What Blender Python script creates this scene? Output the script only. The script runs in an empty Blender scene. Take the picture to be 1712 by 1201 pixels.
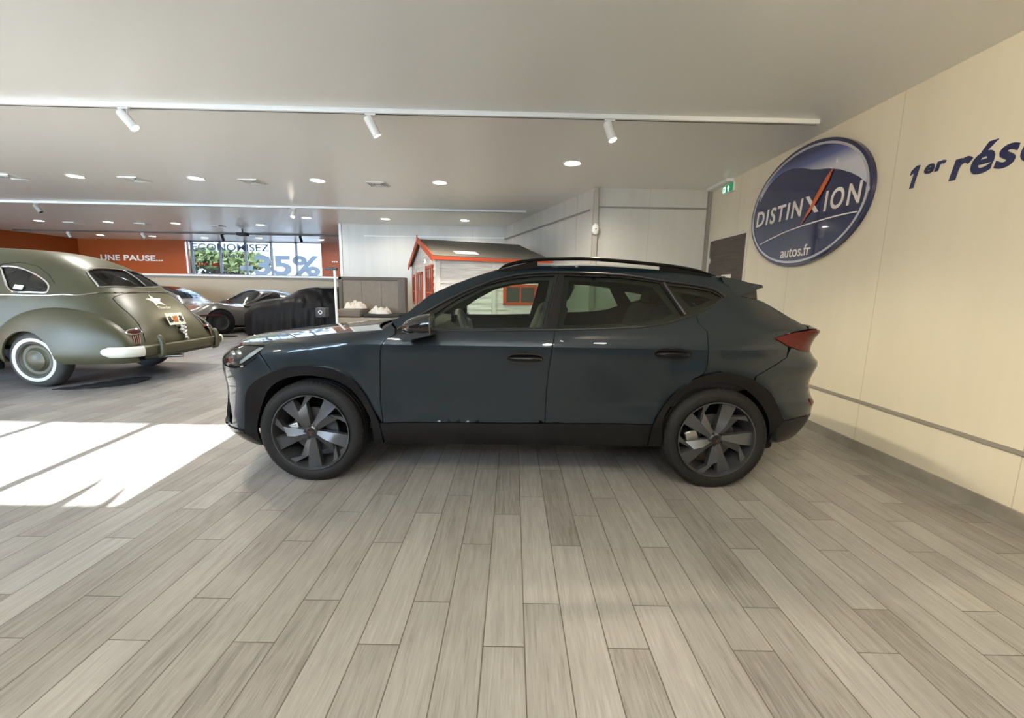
EXPO, SKYP, SUNP, DLP, SPP = 0.74, 19.5, 62.0, 20.0, 110.0      # exposure, sky, sun, downlight and spotlight powers
import bpy, bmesh, math, random
from bisect import bisect_right
from mathutils import Vector, Matrix, noise
from mathutils.geometry import delaunay_2d_cdt
random.seed(7)
PI = math.pi
C = bpy.context.scene.collection
SC = bpy.context.scene

# ---------------------------------------------------------------- camera
IW, IH, FPX = 1712, 1201, 712.0
PITCH, ROLL, EYE = math.atan(113.5/712.0), math.radians(1.0), 1.273
cd = bpy.data.cameras.new('camera'); cam = bpy.data.objects.new('camera', cd); C.objects.link(cam)
cd.sensor_fit = 'HORIZONTAL'; cd.sensor_width = 36.0; cd.lens = FPX/IW*36.0
cd.clip_start = 0.05; cd.clip_end = 300
_f = Vector((0, math.cos(PITCH), -math.sin(PITCH))); _u = Vector((0, math.sin(PITCH), math.cos(PITCH))); _r = Vector((1, 0, 0))
_c, _s = math.cos(ROLL), math.sin(ROLL)
RX, UX = _r*_c + _u*_s, -_r*_s + _u*_c
M = Matrix((RX, UX, -_f)).transposed().to_4x4(); M.translation = Vector((0, 0, EYE)); cam.matrix_world = M
SC.camera = cam

# ---------------------------------------------------------------- exposure, sky, sun
SC.view_settings.view_transform = 'Standard'; SC.view_settings.look = 'None'
SC.view_settings.gamma = 1.0; SC.view_settings.use_curve_mapping = False
SC.view_settings.exposure = EXPO
W = bpy.data.worlds.new('sky'); SC.world = W; W.use_nodes = True
wn = W.node_tree.nodes; wn.clear(); wl = W.node_tree.links
wo = wn.new('ShaderNodeOutputWorld'); wb = wn.new('ShaderNodeBackground'); wb.inputs[0].default_value = (.56, .75, 1.0, 1); wb.inputs[1].default_value = SKY = SKYP
wl.new(wb.outputs[0], wo.inputs[0])
SUN_T = 0.519; SUN_AZ = -0.11
sd = bpy.data.lights.new('sun', 'SUN'); sd.energy = SUNP; sd.angle = math.radians(.6); sd.color = (1, .98, .95)
so = bpy.data.objects.new('sun', sd); C.objects.link(so)
so.rotation_euler = Vector((SUN_AZ, 1, -SUN_T)).to_track_quat('-Z', 'Y').to_euler()
so.location = (-3, -12, 10)
try:
    SC.cycles.max_bounces = 9; SC.cycles.diffuse_bounces = 5; SC.cycles.glossy_bounces = 4
    SC.cycles.transparent_max_bounces = 16; SC.cycles.sample_clamp_indirect = 30
    SC.cycles.caustics_reflective = False; SC.cycles.caustics_refractive = False
    SC.cycles.use_denoising = True
except Exception: pass

def portal(name, loc, rot, sx, sy):
    l = bpy.data.lights.new(name, 'AREA'); l.shape = 'RECTANGLE'; l.size = sx; l.size_y = sy
    l.cycles.is_portal = True
    o = bpy.data.objects.new(name, l); C.objects.link(o); o.location = loc; o.rotation_euler = rot
    return o
# sky portals sit in the real window openings of the front and left walls
portal('sky_portal', (-4.95, -1.33, 2.29), (PI/2, 0, 0), 6.2, .86)
portal('sky_portal', (-11.6, -1.33, 1.4), (PI/2, 0, 0), 6.6, 2.7)
portal('sky_portal', (-9.0, 15.1, 2.22), (-PI/2, 0, 0), 4.6, 1.15)

# ---------------------------------------------------------------- materials
def nt(m):
    m.use_nodes = True; t = m.node_tree; return t, t.nodes, t.links
MATS = {}
def mat(name, col, rough=.5, metal=0.0, coat=0.0, spec=.5, emit=None, es=0.0, noise=0.0, nscale=8.0, bump=0.0, bscale=60.0, coat_rough=.03):
    if name in MATS: return MATS[name]
    m = bpy.data.materials.new(name); t, n, l = nt(m); b = n['Principled BSDF']
    b.inputs['Base Color'].default_value = (*col, 1); b.inputs['Roughness'].default_value = rough
    b.inputs['Metallic'].default_value = metal; b.inputs['Specular IOR Level'].default_value = spec
    b.inputs['Coat Weight'].default_value = coat; b.inputs['Coat Roughness'].default_value = coat_rough
    if emit: b.inputs['Emission Color'].default_value = (*emit, 1); b.inputs['Emission Strength'].default_value = es
    tc = n.new('ShaderNodeTexCoord')
    if noise > 0:
        x = n.new('ShaderNodeTexNoise'); x.inputs['Scale'].default_value = nscale; x.inputs['Detail'].default_value = 5
        l.new(tc.outputs['Object'], x.inputs['Vector'])
        r = n.new('ShaderNodeMapRange'); r.inputs['From Min'].default_value = .3; r.inputs['From Max'].default_value = .7
        r.inputs['To Min'].default_value = 1-noise; r.inputs['To Max'].default_value = 1+noise*.4
        l.new(x.outputs['Fac'], r.inputs['Value'])
        v = n.new('ShaderNodeVectorMath'); v.operation = 'SCALE'; v.inputs[0].default_value = col
        l.new(r.outputs[0], v.inputs['Scale']); l.new(v.outputs[0], b.inputs['Base Color'])
    if bump > 0:
        x = n.new('ShaderNodeTexNoise'); x.inputs['Scale'].default_value = bscale; x.inputs['Detail'].default_value = 4
        l.new(tc.outputs['Object'], x.inputs['Vector'])
        u = n.new('ShaderNodeBump'); u.inputs['Strength'].default_value = bump; u.inputs['Distance'].default_value = .01
        l.new(x.outputs['Fac'], u.inputs['Height']); l.new(u.outputs[0], b.inputs['Normal'])
    MATS[name] = m; return m

def glass(name, tint, refl=1.0, rough=0.0):
    """thin pane: tinted transparency under a fresnel reflection"""
    m = bpy.data.materials.new(name); t, n, l = nt(m); n.clear()
    o = n.new('ShaderNodeOutputMaterial'); mx = n.new('ShaderNodeMixShader'); tr = n.new('ShaderNodeBsdfTransparent')
    tr.inputs[0].default_value = (*tint, 1); g = n.new('ShaderNodeBsdfGlossy'); g.inputs['Roughness'].default_value = rough
    g.inputs['Color'].default_value = (refl, refl, refl, 1)
    fr = n.new('ShaderNodeFresnel'); fr.inputs['IOR'].default_value = 1.5
    geo = n.new('ShaderNodeNewGeometry'); ior = n.new('ShaderNodeMapRange')
    ior.inputs['To Min'].default_value = 1.5; ior.inputs['To Max'].default_value = 1/1.5
    l.new(geo.outputs['Backfacing'], ior.inputs['Value']); ior.inputs['To Max'].default_value = 1.5
    l.new(fr.outputs[0], mx.inputs[0]); l.new(tr.outputs[0], mx.inputs[1]); l.new(g.outputs[0], mx.inputs[2]); l.new(mx.outputs[0], o.inputs[0])
    MATS[name] = m; return m

paint = mat('petrol_grey_paint', (.004, .0115, .018), rough=.42, metal=.2, spec=.2, coat=1.0, coat_rough=.02)
gloss_black = mat('gloss_black_plastic', (.004, .004, .005), rough=.06, coat=.6)
satin_black = mat('satin_black_plastic', (.009, .009, .010), rough=.38)
matte_black = mat('matte_black', (.005, .005, .005), rough=.9)
clad = mat('gloss_wheel_arch_black', (.004, .004, .005), rough=.14, spec=.35, coat=.0)
rubber = mat('tyre_rubber', (.007, .007, .007), rough=.7, spec=.35, bump=.15, bscale=90)
rim_grey = mat('graphite_alloy', (.10, .104, .112), rough=.30, metal=.65)
steel = mat('brushed_steel', (.5, .5, .5), rough=.3, metal=1.0)
chrome = mat('chrome', (.8, .8, .8), rough=.08, metal=1.0)
trim_dark = mat('dark_interior_trim', (.022, .024, .024), rough=.7)
trim_grey = mat('grey_interior_trim', (.09, .095, .09), rough=.6)
red_lens = mat('red_lamp_lens', (.075, .003, .002), rough=.2, spec=.3, coat=.0)
clear_tint = glass('clear_green_glass', (.80, .90, .82))
tint_glass = glass('sky_dimming_window_glass', (.37, .38, .39))  # tint added to dim the sky so the window lettering stays readable
privacy = glass('privacy_glass', (.42, .52, .44))
pane_glass = glass('window_pane_glass', (.95, .97, .97))
white_paint = mat('white_coated_metal', (.78, .78, .76), rough=.35)
white_plastic = mat('white_plastic', (.75, .74, .70), rough=.4)

# ---------------------------------------------------------------- mesh helpers
def vinyl(name, col):
    """window film: half the light passes through diffused"""
    m = bpy.data.materials.new(name); t, n, l = nt(m); n.clear(); o = n.new('ShaderNodeOutputMaterial'); mx = n.new('ShaderNodeMixShader'); mx.inputs[0].default_value = .6
    a = n.new('ShaderNodeBsdfDiffuse'); b = n.new('ShaderNodeBsdfTranslucent'); a.inputs[0].default_value = (*col, 1); b.inputs[0].default_value = (*col, 1)
    l.new(a.outputs[0], mx.inputs[1]); l.new(b.outputs[0], mx.inputs[2]); l.new(mx.outputs[0], o.inputs[0]); MATS[name] = m; return m
def link(o, parent=None):
    C.objects.link(o)
    if parent is not None: o.parent = parent
    return o
def tag(o, label=None, cat=None, group=None, kind=None):
    if label: o['label'] = label
    if cat: o['category'] = cat
    if group: o['group'] = group
    if kind: o['kind'] = kind
    return o
def empty(name, loc=(0, 0, 0), rz=0.0, label=None, cat=None, group=None):
    o = bpy.data.objects.new(name, None); o.location = loc; o.rotation_euler = (0, 0, rz); o.empty_display_size = .1
    C.objects.link(o); return tag(o, label, cat, group)
def mesh_obj(name, V, F, m, parent=None, smooth=False, normals=None, mats=None, fm=None):
    me = bpy.data.meshes.new(name); me.from_pydata([tuple(v) for v in V], [], [tuple(f) for f in F])
    for k in ([m] if mats is None else mats): me.materials.append(k)
    if fm: me.polygons.foreach_set('material_index', fm)
    if smooth: me.polygons.foreach_set('use_smooth', [True]*len(me.polygons))
    me.update()
    o = bpy.data.objects.new(name, me); link(o, parent)
    return o
class MB:
    """collects shapes into one mesh"""
    def __init__(s): s.V = []; s.F = []; s.sm = []
    def add(s, V, F, smooth=False):
        k = len(s.V); s.V += [tuple(v) for v in V]; s.F += [tuple(i+k for i in f) for f in F]; s.sm += [smooth]*len(F); return s
    def box(s, x0, x1, y0, y1, z0, z1, bev=0.0):
        if bev <= 0:
            V = [(x, y, z) for z in (z0, z1) for y in (y0, y1) for x in (x0, x1)]
            return s.add(V, [(0, 2, 3, 1), (4, 5, 7, 6), (0, 1, 5, 4), (2, 6, 7, 3), (0, 4, 6, 2), (1, 3, 7, 5)])
        bm = bmesh.new(); bmesh.ops.create_cube(bm, size=1)
        for v in bm.verts: v.co = Vector(((x0+x1)/2+v.co.x*(x1-x0), (y0+y1)/2+v.co.y*(y1-y0), (z0+z1)/2+v.co.z*(z1-z0)))
        bmesh.ops.bevel(bm, geom=bm.edges[:]+bm.verts[:], offset=bev, segments=3, profile=.5, affect='EDGES')
        bm.verts.index_update(); s.add([v.co[:] for v in bm.verts], [[v.index for v in f.verts] for f in bm.faces], True); bm.free(); return s
    def tube(s, P, r, n=8, closed=False, caps=True):
        P = [Vector(p) for p in P]; R = r if isinstance(r, (list, tuple)) else [r]*len(P); V = []; F = []; up = None; N = len(P)
        for i, p in enumerate(P):
            a = P[i-1] if (i > 0 or closed) else p; b = P[(i+1) % N] if (i < N-1 or closed) else p
            t = (b-a).normalized() if (b-a).length > 1e-9 else Vector((0, 0, 1))
            if up is None: up = t.orthogonal().normalized()
            up = (up - t*up.dot(t)); up = up.normalized() if up.length > 1e-6 else t.orthogonal().normalized()
            w = t.cross(up)
            for k in range(n):
                g = 2*PI*k/n; V.append(p + (up*math.cos(g) + w*math.sin(g))*R[i])
        for i in range(N if closed else N-1):
            j = (i+1) % N
            for k in range(n): F.append((i*n+k, i*n+(k+1) % n, j*n+(k+1) % n, j*n+k))
        if caps and not closed: F.append(tuple(range(n))[::-1]); F.append(tuple((N-1)*n+k for k in range(n)))
        return s.add(V, F, True)
    def lathe(s, prof, M4=None, n=48, closed=False):
        """prof = [(r, h)], turned about the local z axis then moved by M4"""
        V = []; F = []; m = len(prof)
        for k in range(n):
            g = 2*PI*k/n
            for r, h in prof: V.append(Vector((r*math.cos(g), r*math.sin(g), h)))
        for k in range(n):
            j = (k+1) % n
            for i in range(m-1 if not closed else m):
                i2 = (i+1) % m; F.append((k*m+i, j*m+i, j*m+i2, k*m+i2))
        if M4 is not None: V = [M4 @ v for v in V]
        return s.add(V, F, True)
    def prism(s, poly, z0, z1, M4=None):
        """flat polygon (x, y) between local z0 and z1"""
        n = len(poly); V = [Vector((x, y, z0)) for x, y in poly] + [Vector((x, y, z1)) for x, y in poly]
        F = [tuple(range(n))[::-1], tuple(range(n, 2*n))] + [(i, (i+1) % n, n+(i+1) % n, n+i) for i in range(n)]
        if M4 is not None: V = [M4 @ v for v in V]
        return s.add(V, F)
    def build(s, name, m, parent=None, weld=False):
        o = mesh_obj(name, s.V, s.F, m, parent); o.data.polygons.foreach_set('use_smooth', s.sm); o.data.update()
        bm = bmesh.new(); bm.from_mesh(o.data); bmesh.ops.recalc_face_normals(bm, faces=bm.faces[:]); bm.to_mesh(o.data); bm.free()
        if any(s.sm):
            try: o.data.set_sharp_from_angle(angle=math.radians(40))
            except Exception: pass
        return o
def box(name, x0, x1, y0, y1, z0, z1, m, parent=None, bev=0.0):
    return MB().box(x0, x1, y0, y1, z0, z1, bev).build(name, m, parent)
def grid(name, fn, nu, nv, m, parent=None, cu=False, cv=False, smooth=True, two=False):
    """surface fn(i/nu, j/nv)"""
    V = []; F = []
    U = nu if cu else nu+1; VV = nv if cv else nv+1
    for i in range(U):
        for j in range(VV): V.append(fn(i/nu, j/nv))
    for i in range(nu):
        for j in range(nv):
            a, b = i, (i+1) % U; c, d = j, (j+1) % VV
            F.append((a*VV+c, b*VV+c, b*VV+d, a*VV+d))
    return mesh_obj(name, V, F, m, parent, smooth)
def inside(p, poly):
    x, y = p; r = False; n = len(poly); j = n-1
    for i in range(n):
        xi, yi = poly[i]; xj, yj = poly[j]
        if (yi > y) != (yj > y) and x < (xj-xi)*(y-yi)/(yj-yi)+xi: r = not r
        j = i
    return r
def catmull(P, k=4, closed=False):
    n = len(P); out = []
    for i in range(n if closed else n-1):
        a = P[i-1] if (i > 0 or closed) else P[i]; b = P[i]; c = P[(i+1) % n]; d = P[(i+2) % n] if (i+2 < n or closed) else P[-1]
        for t in [q/k for q in range(k)]:
            out.append(tuple(.5*((2*b[m])+(-a[m]+c[m])*t+(2*a[m]-5*b[m]+4*c[m]-d[m])*t*t+(-a[m]+3*b[m]-3*c[m]+d[m])*t**3) for m in range(len(b))))
    if not closed: out.append(tuple(P[-1]))
    return out
def dens(P, step, sx=1.0):
    out = []
    n = len(P)
    for i in range(n):
        a, b = P[i], P[(i+1) % n]; L = math.hypot((b[0]-a[0])*sx, b[1]-a[1]); k = max(1, int(L/step+.5))
        for q in range(k): out.append((a[0]+(b[0]-a[0])*q/k, a[1]+(b[1]-a[1])*q/k))
    return out
def panel(name, outline, surf, m, parent=None, holes=(), step=.03, stv=None, thick=.012, off=0.0, centre=None, flip=False, eps=1e-3, crease=None):
    """sheet cut from the parametric surface surf(u, v, off) along an outline in (u, v); folded edge of depth thick"""
    stv = stv or step; k = step/stv
    loops = [dens([(u, v*k) for u, v in outline], step)] + [dens([(u, v*k) for u, v in h], step) for h in holes]
    pts = []; edges = []
    for L in loops:
        b = len(pts); pts += L; edges += [(b+i, b+(i+1) % len(L)) for i in range(len(L))]
    if crease:      # a sharp feature line of the surface becomes a row of mesh edges
        cp = [(u, v*k) for u, v in crease]; q = []
        for (a, b), (c, d) in zip(cp, cp[1:]):
            m_ = max(1, int(math.hypot(c-a, d-b)/step)); q += [(a+(c-a)*i/m_, b+(d-b)*i/m_) for i in range(m_)]
        q = [p for p in q if inside(p, loops[0]) and not any(inside(p, h) for h in loops[1:])]
        b0 = len(pts); pts += q; edges += [(b0+i, b0+i+1) for i in range(len(q)-1) if math.hypot(q[i+1][0]-q[i][0], q[i+1][1]-q[i][1]) < step*2.2]
    nb = len(pts); B = pts[:]
    xs = [p[0] for p in loops[0]]; ys = [p[1] for p in loops[0]]
    x = min(xs)+step*.5
    while x < max(xs):
        y = min(ys)+step*.5
        while y < max(ys):
            if inside((x, y), loops[0]) and not any(inside((x, y), h) for h in loops[1:]):
                if min((q[0]-x)**2+(q[1]-y)**2 for q in B) > (step*.45)**2: pts.append((x, y))
            y += step
        x += step
    r = delaunay_2d_cdt([Vector(p) for p in pts], edges, [], 0, 1e-7)
    vs, fs = r[0], r[2]
    T = []
    for f in fs:
        c = (sum(vs[i][0] for i in f)/3, sum(vs[i][1] for i in f)/3)
        if inside(c, loops[0]) and not any(inside(c, h) for h in loops[1:]): T.append(f)
    uv = [(v[0], v[1]/k) for v in vs]
    cen = Vector(centre) if centre else Vector((0, 0, 0))
    def P(u, v, o=0.0): return Vector(surf(u, v, o))
    V = []; N = []
    for u, v in uv:
        p = P(u, v, off); a = P(u+eps, v, off)-P(u-eps, v, off); b = P(u, v+eps, off)-P(u, v-eps, off)
        n = a.cross(b)
        n = n.normalized() if n.length > 1e-12 else (p-cen).normalized()
        V.append(p); N.append(n)
    # choose one orientation for the whole sheet
    sgn = sum(N[i].dot(V[i]-cen) for i in range(len(V)))
    if (sgn < 0) != flip: N = [-n for n in N]
    F = []; LN = []
    for f in T:
        n = (V[f[1]]-V[f[0]]).cross(V[f[2]]-V[f[0]])
        if n.dot(N[f[0]]) < 0: f = (f[0], f[2], f[1])
        F.append(tuple(f))
        if crease:
            gu = sum(uv[i][0] for i in f)/3; gv = sum(uv[i][1] for i in f)/3
            for i in f:
                u, v = uv[i][0]*.8+gu*.2, uv[i][1]*.8+gv*.2
                n = (P(u+eps, v, off)-P(u-eps, v, off)).cross(P(u, v+eps, off)-P(u, v-eps, off)).normalized()
                LN.append(-n if n.dot(N[i]) < 0 else n)
        else: LN += [N[i] for i in f]
    if thick > 0:
        # boundary edges of the kept triangles
        cnt = {}
        for f in F:
            for i in range(3):
                e = (f[i], f[(i+1) % 3]); cnt[e] = 1
        bd = [e for e in cnt if (e[1], e[0]) not in cnt]
        low = {}; top = {}
        for a, b in bd:
            for q in (a, b):
                if q not in low:
                    top[q] = len(V); V.append(V[q].copy()); low[q] = len(V); V.append(V[q]-N[q]*thick)
            F.append((top[b], top[a], low[a], low[b]))
            fn = (V[top[a]]-V[top[b]]).cross(V[low[a]]-V[top[b]]); fn = fn.normalized() if fn.length > 1e-12 else N[a]
            LN += [fn]*4
    o = mesh_obj(name, V, F, m, parent, True)
    o.data.normals_split_custom_set([tuple(n) for n in LN])
    return o
def mirror_y(o, yc, name=None, parent=None):
    """the same part on the other side of the plane y = yc"""
    me = o.data; V = [(v.co.x, 2*yc-v.co.y, v.co.z) for v in me.vertices]
    F = [tuple(p.vertices)[::-1] for p in me.polygons]
    n2 = mesh_obj(name or o.name.split('.')[0], V, F, me.materials[0], parent if parent is not None else o.parent, False)
    n2.data.polygons.foreach_set('use_smooth', [p.use_smooth for p in me.polygons])
    LN = []
    cn = me.corner_normals
    for p in me.polygons:
        ls = list(p.loop_indices)[::-1]
        for i in ls:
            v = cn[i].vector; LN.append((v[0], -v[1], v[2]))
    n2.data.normals_split_custom_set(LN)
    return n2
def text_mesh(name, s, size, m, parent=None, ext=.004, bold=0.0, shear=0.0, spacing=1.0, align='LEFT', sx=1.0):
    cu = bpy.data.curves.new(name, 'FONT'); cu.body = s; cu.size = size; cu.extrude = ext; cu.offset = bold; cu.shear = shear
    cu.space_character = spacing; cu.align_x = align; cu.resolution_u = 4
    t = bpy.data.objects.new(name, cu); C.objects.link(t)
    dg = bpy.context.evaluated_depsgraph_get(); me = bpy.data.meshes.new_from_object(t.evaluated_get(dg))
    C.objects.unlink(t); bpy.data.objects.remove(t); bpy.data.curves.remove(cu)
    me.materials.clear(); me.materials.append(m); me.name = name
    if sx != 1.0:
        for v in me.vertices: v.co.x *= sx
    o = bpy.data.objects.new(name, me); link(o, parent); return o
def place(o, origin, xdir, ydir):
    """put a mesh made in the local xy plane: xdir = reading direction, ydir = up"""
    x = Vector(xdir).normalized(); y = Vector(ydir).normalized(); z = x.cross(y)
    Mx = Matrix((x, y, z)).transposed().to_4x4(); Mx.translation = Vector(origin)
    o.data.transform(Mx); o.data.update(); return o


def lerp_tab(T,x):
    if x<=T[0][0]: return T[0][1]
    if x>=T[-1][0]: return T[-1][1]
    i=bisect_right([p[0] for p in T],x)-1
    a,b=T[i],T[i+1]; t=(x-a[0])/(b[0]-a[0])
    return a[1]+(b[1]-a[1])*t
class Spl:
    """smooth (monotone cubic) interpolation through points"""
    def __init__(s,P):
        s.x=[p[0] for p in P]; s.y=[p[1] for p in P]; n=len(P)
        h=[s.x[i+1]-s.x[i] for i in range(n-1)]; d=[(s.y[i+1]-s.y[i])/h[i] for i in range(n-1)]
        m=[0.0]*n; m[0]=d[0]; m[-1]=d[-1]
        for i in range(1,n-1):
            m[i]=0.0 if d[i-1]*d[i]<=0 else 2*d[i-1]*d[i]/(d[i-1]+d[i])
        s.m=m
    def __call__(s,x):
        X=s.x
        if x<=X[0]: return s.y[0]+s.m[0]*(x-X[0])
        if x>=X[-1]: return s.y[-1]+s.m[-1]*(x-X[-1])
        i=bisect_right(X,x)-1; h=X[i+1]-X[i]; t=(x-X[i])/h
        return ((1+2*t)*(1-t)**2*s.y[i]+t*(1-t)**2*h*s.m[i]+t*t*(3-2*t)*s.y[i+1]+t*t*(t-1)*h*s.m[i+1])
def sstep(a,b,x):
    t=min(1,max(0,(x-a)/(b-a))); return t*t*(3-2*t)
YC=3.57
# plan curve of the crossover (x, half width), nose to tail
PLAN=[(-2.12,0),(-2.115,.2),(-2.07,.42),(-2.0,.62),(-1.93,.75),(-1.84,.845),(-1.72,.893),(-1.5,.912),(-1.2,.92),
      (-.8,.92),(-.3,.92),(.3,.92),(.8,.92),(1.2,.92),(1.45,.915),(1.68,.90),(1.86,.87),(1.98,.82),(2.06,.73),(2.12,.58),(2.165,.34),(2.18,0)]
def _arc():
    L=[0]
    for a,b in zip(PLAN,PLAN[1:]): L.append(L[-1]+math.hypot(b[0]-a[0],b[1]-a[1]))
    k=PLAN.index((.3,.92)); off=L[k]-.3
    L=[l-off for l in L]
    return L
ARC=_arc()
PX=Spl([(l,p[0]) for l,p in zip(ARC,PLAN)]); PW=Spl([(l,p[1]) for l,p in zip(ARC,PLAN)])
D0=Spl([(.20,.10),(.28,.06),(.36,.038),(.46,.030),(.56,.034),(.66,.024),(.78,.008),(.88,.0),(.93,-.002)])
D0T=Spl([(.93,-.002),(.955,.006),(1.0,.026),(1.04,.050),(1.08,.075),(1.2,.148),(1.35,.243),(1.42,.295),(1.5,.365)])
DN=Spl([(.2,.10),(.28,.02),(.34,-.018),(.40,-.018),(.50,-.006),(.60,-.002),(.74,-.016),(.80,-.014),(.86,.008),(.90,.03),(.95,.07),(1.05,.18)])
DR=Spl([(.2,.20),(.30,.09),(.40,.03),(.50,.0),(.575,-.006),(.62,.02),(.70,.03),(.78,.008),(.83,-.006),(.88,.03),(.93,.055),(1.0,.035),(1.045,.01),(1.09,.08),(1.2,.2),(1.35,.3),(1.5,.42)])
ZTOP=Spl([(-2.2,.87),(-1.85,.90),(-1.66,.935),(-1.5,.955),(-1.3,.985),(-1.0,1.02),(-.75,1.045),(-.5,1.08)])
def inset(s,z):
    a=D0(z) if z<.93 else D0T(z)
    x=PX(s)
    if s<-1.0:
        t=sstep(-1.45,-1.95,s) if False else sstep(0,1,(-1.5-s)/.45)
        a=a*(1-t)+DN(z)*t
        u=(z-(ZTOP(x)-.11))/.11
        if u>0: a+=.075*u*u*sstep(-.75,-1.1,s) if False else .075*u*u*min(1,max(0,(-.8-s)/.3))
    elif s<-.8:
        u=(z-(ZTOP(x)-.11))/.11
        if u>0: a+=.075*u*u*min(1,max(0,(-.8-s)/.3))
    if s>1.3:
        t=sstep(1.55,2.0,s); a=a*(1-t)+DR(z)*t
        # haunch above the rear wheel
        a-=.018*math.exp(-((z-.95)/.06)**2)*math.exp(-((s-1.5)/.4)**2)
    if z>1.05 and s>.8: a+=.07*((min(s,2)-.8)/.9)**2*sstep(1.05,1.3,z)
    # slight fender swelling round the wheels
    for cx in (-1.29,1.345):
        r=math.hypot(s-cx,z-.33)
        a-=.016*math.exp(-((r-.47)/.10)**2)
    return a
def S(s,z,off=0.0):
    e=.004
    tx=PX(s+e)-PX(s-e); tw=PW(s+e)-PW(s-e); l=math.hypot(tx,tw) or 1
    nx,nw=-tw/l,tx/l     # outward normal (x,w)
    d=-inset(s,z)+off
    return (PX(s)+nx*d, YC-(PW(s)+nw*d), z)

GX,GY=-4.66,5.95
GR=Spl([(0,.58),(.06,.74),(.2,.94),(.40,1.15),(.62,1.36),(.9,1.53),(1.3,1.655),(1.75,1.71),(2.2,1.725),(2.9,1.71),(3.2,1.67),(3.45,1.50),(3.75,1.18),(4.1,1.10),(5.0,.98),(5.3,.72),(5.36,.6)])
GW=Spl([(0,.62),(.06,.70),(.2,.76),(.5,.80),(1.2,.82),(2.5,.86),(3.5,.84),(4.2,.62),(5.0,.42),(5.36,.30)])
GB=.36
def G(u,a,off=0.0):
    """vintage saloon hull: u metres from the tail, a = 0 near sill .. 1 crown .. 2 far sill"""
    R=GR(u); W=GW(u)
    k=a if a<=1 else 2-a
    k=1-max(0,1-k)**1.6
    th=k*math.pi/2; c,s=max(0,math.cos(th)),math.sin(th)
    y=W*c**.62; z=GB+(R-GB)*s**.80
    if z>1.12: y-=.10*min(1,(z-1.12)/.3)*c   # narrower greenhouse
    sg=1 if a<=1 else -1
    x=GX-u; Y=GY-sg*y
    if off:
        e=1e-3
        p=G(u,a); q=G(u+e,a); r=G(u,a+e)
        t1=[q[i]-p[i] for i in range(3)]; t2=[r[i]-p[i] for i in range(3)]
        n=[t1[1]*t2[2]-t1[2]*t2[1],t1[2]*t2[0]-t1[0]*t2[2],t1[0]*t2[1]-t1[1]*t2[0]]
        l=math.sqrt(sum(v*v for v in n)) or 1
        c0=(GX-1.5,GY,.9)
        if sum(n[i]*(p[i]-c0[i]) for i in range(3))<0: l=-l
        return tuple(p[i]+off*n[i]/l for i in range(3))
    return (x,Y,z)

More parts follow.
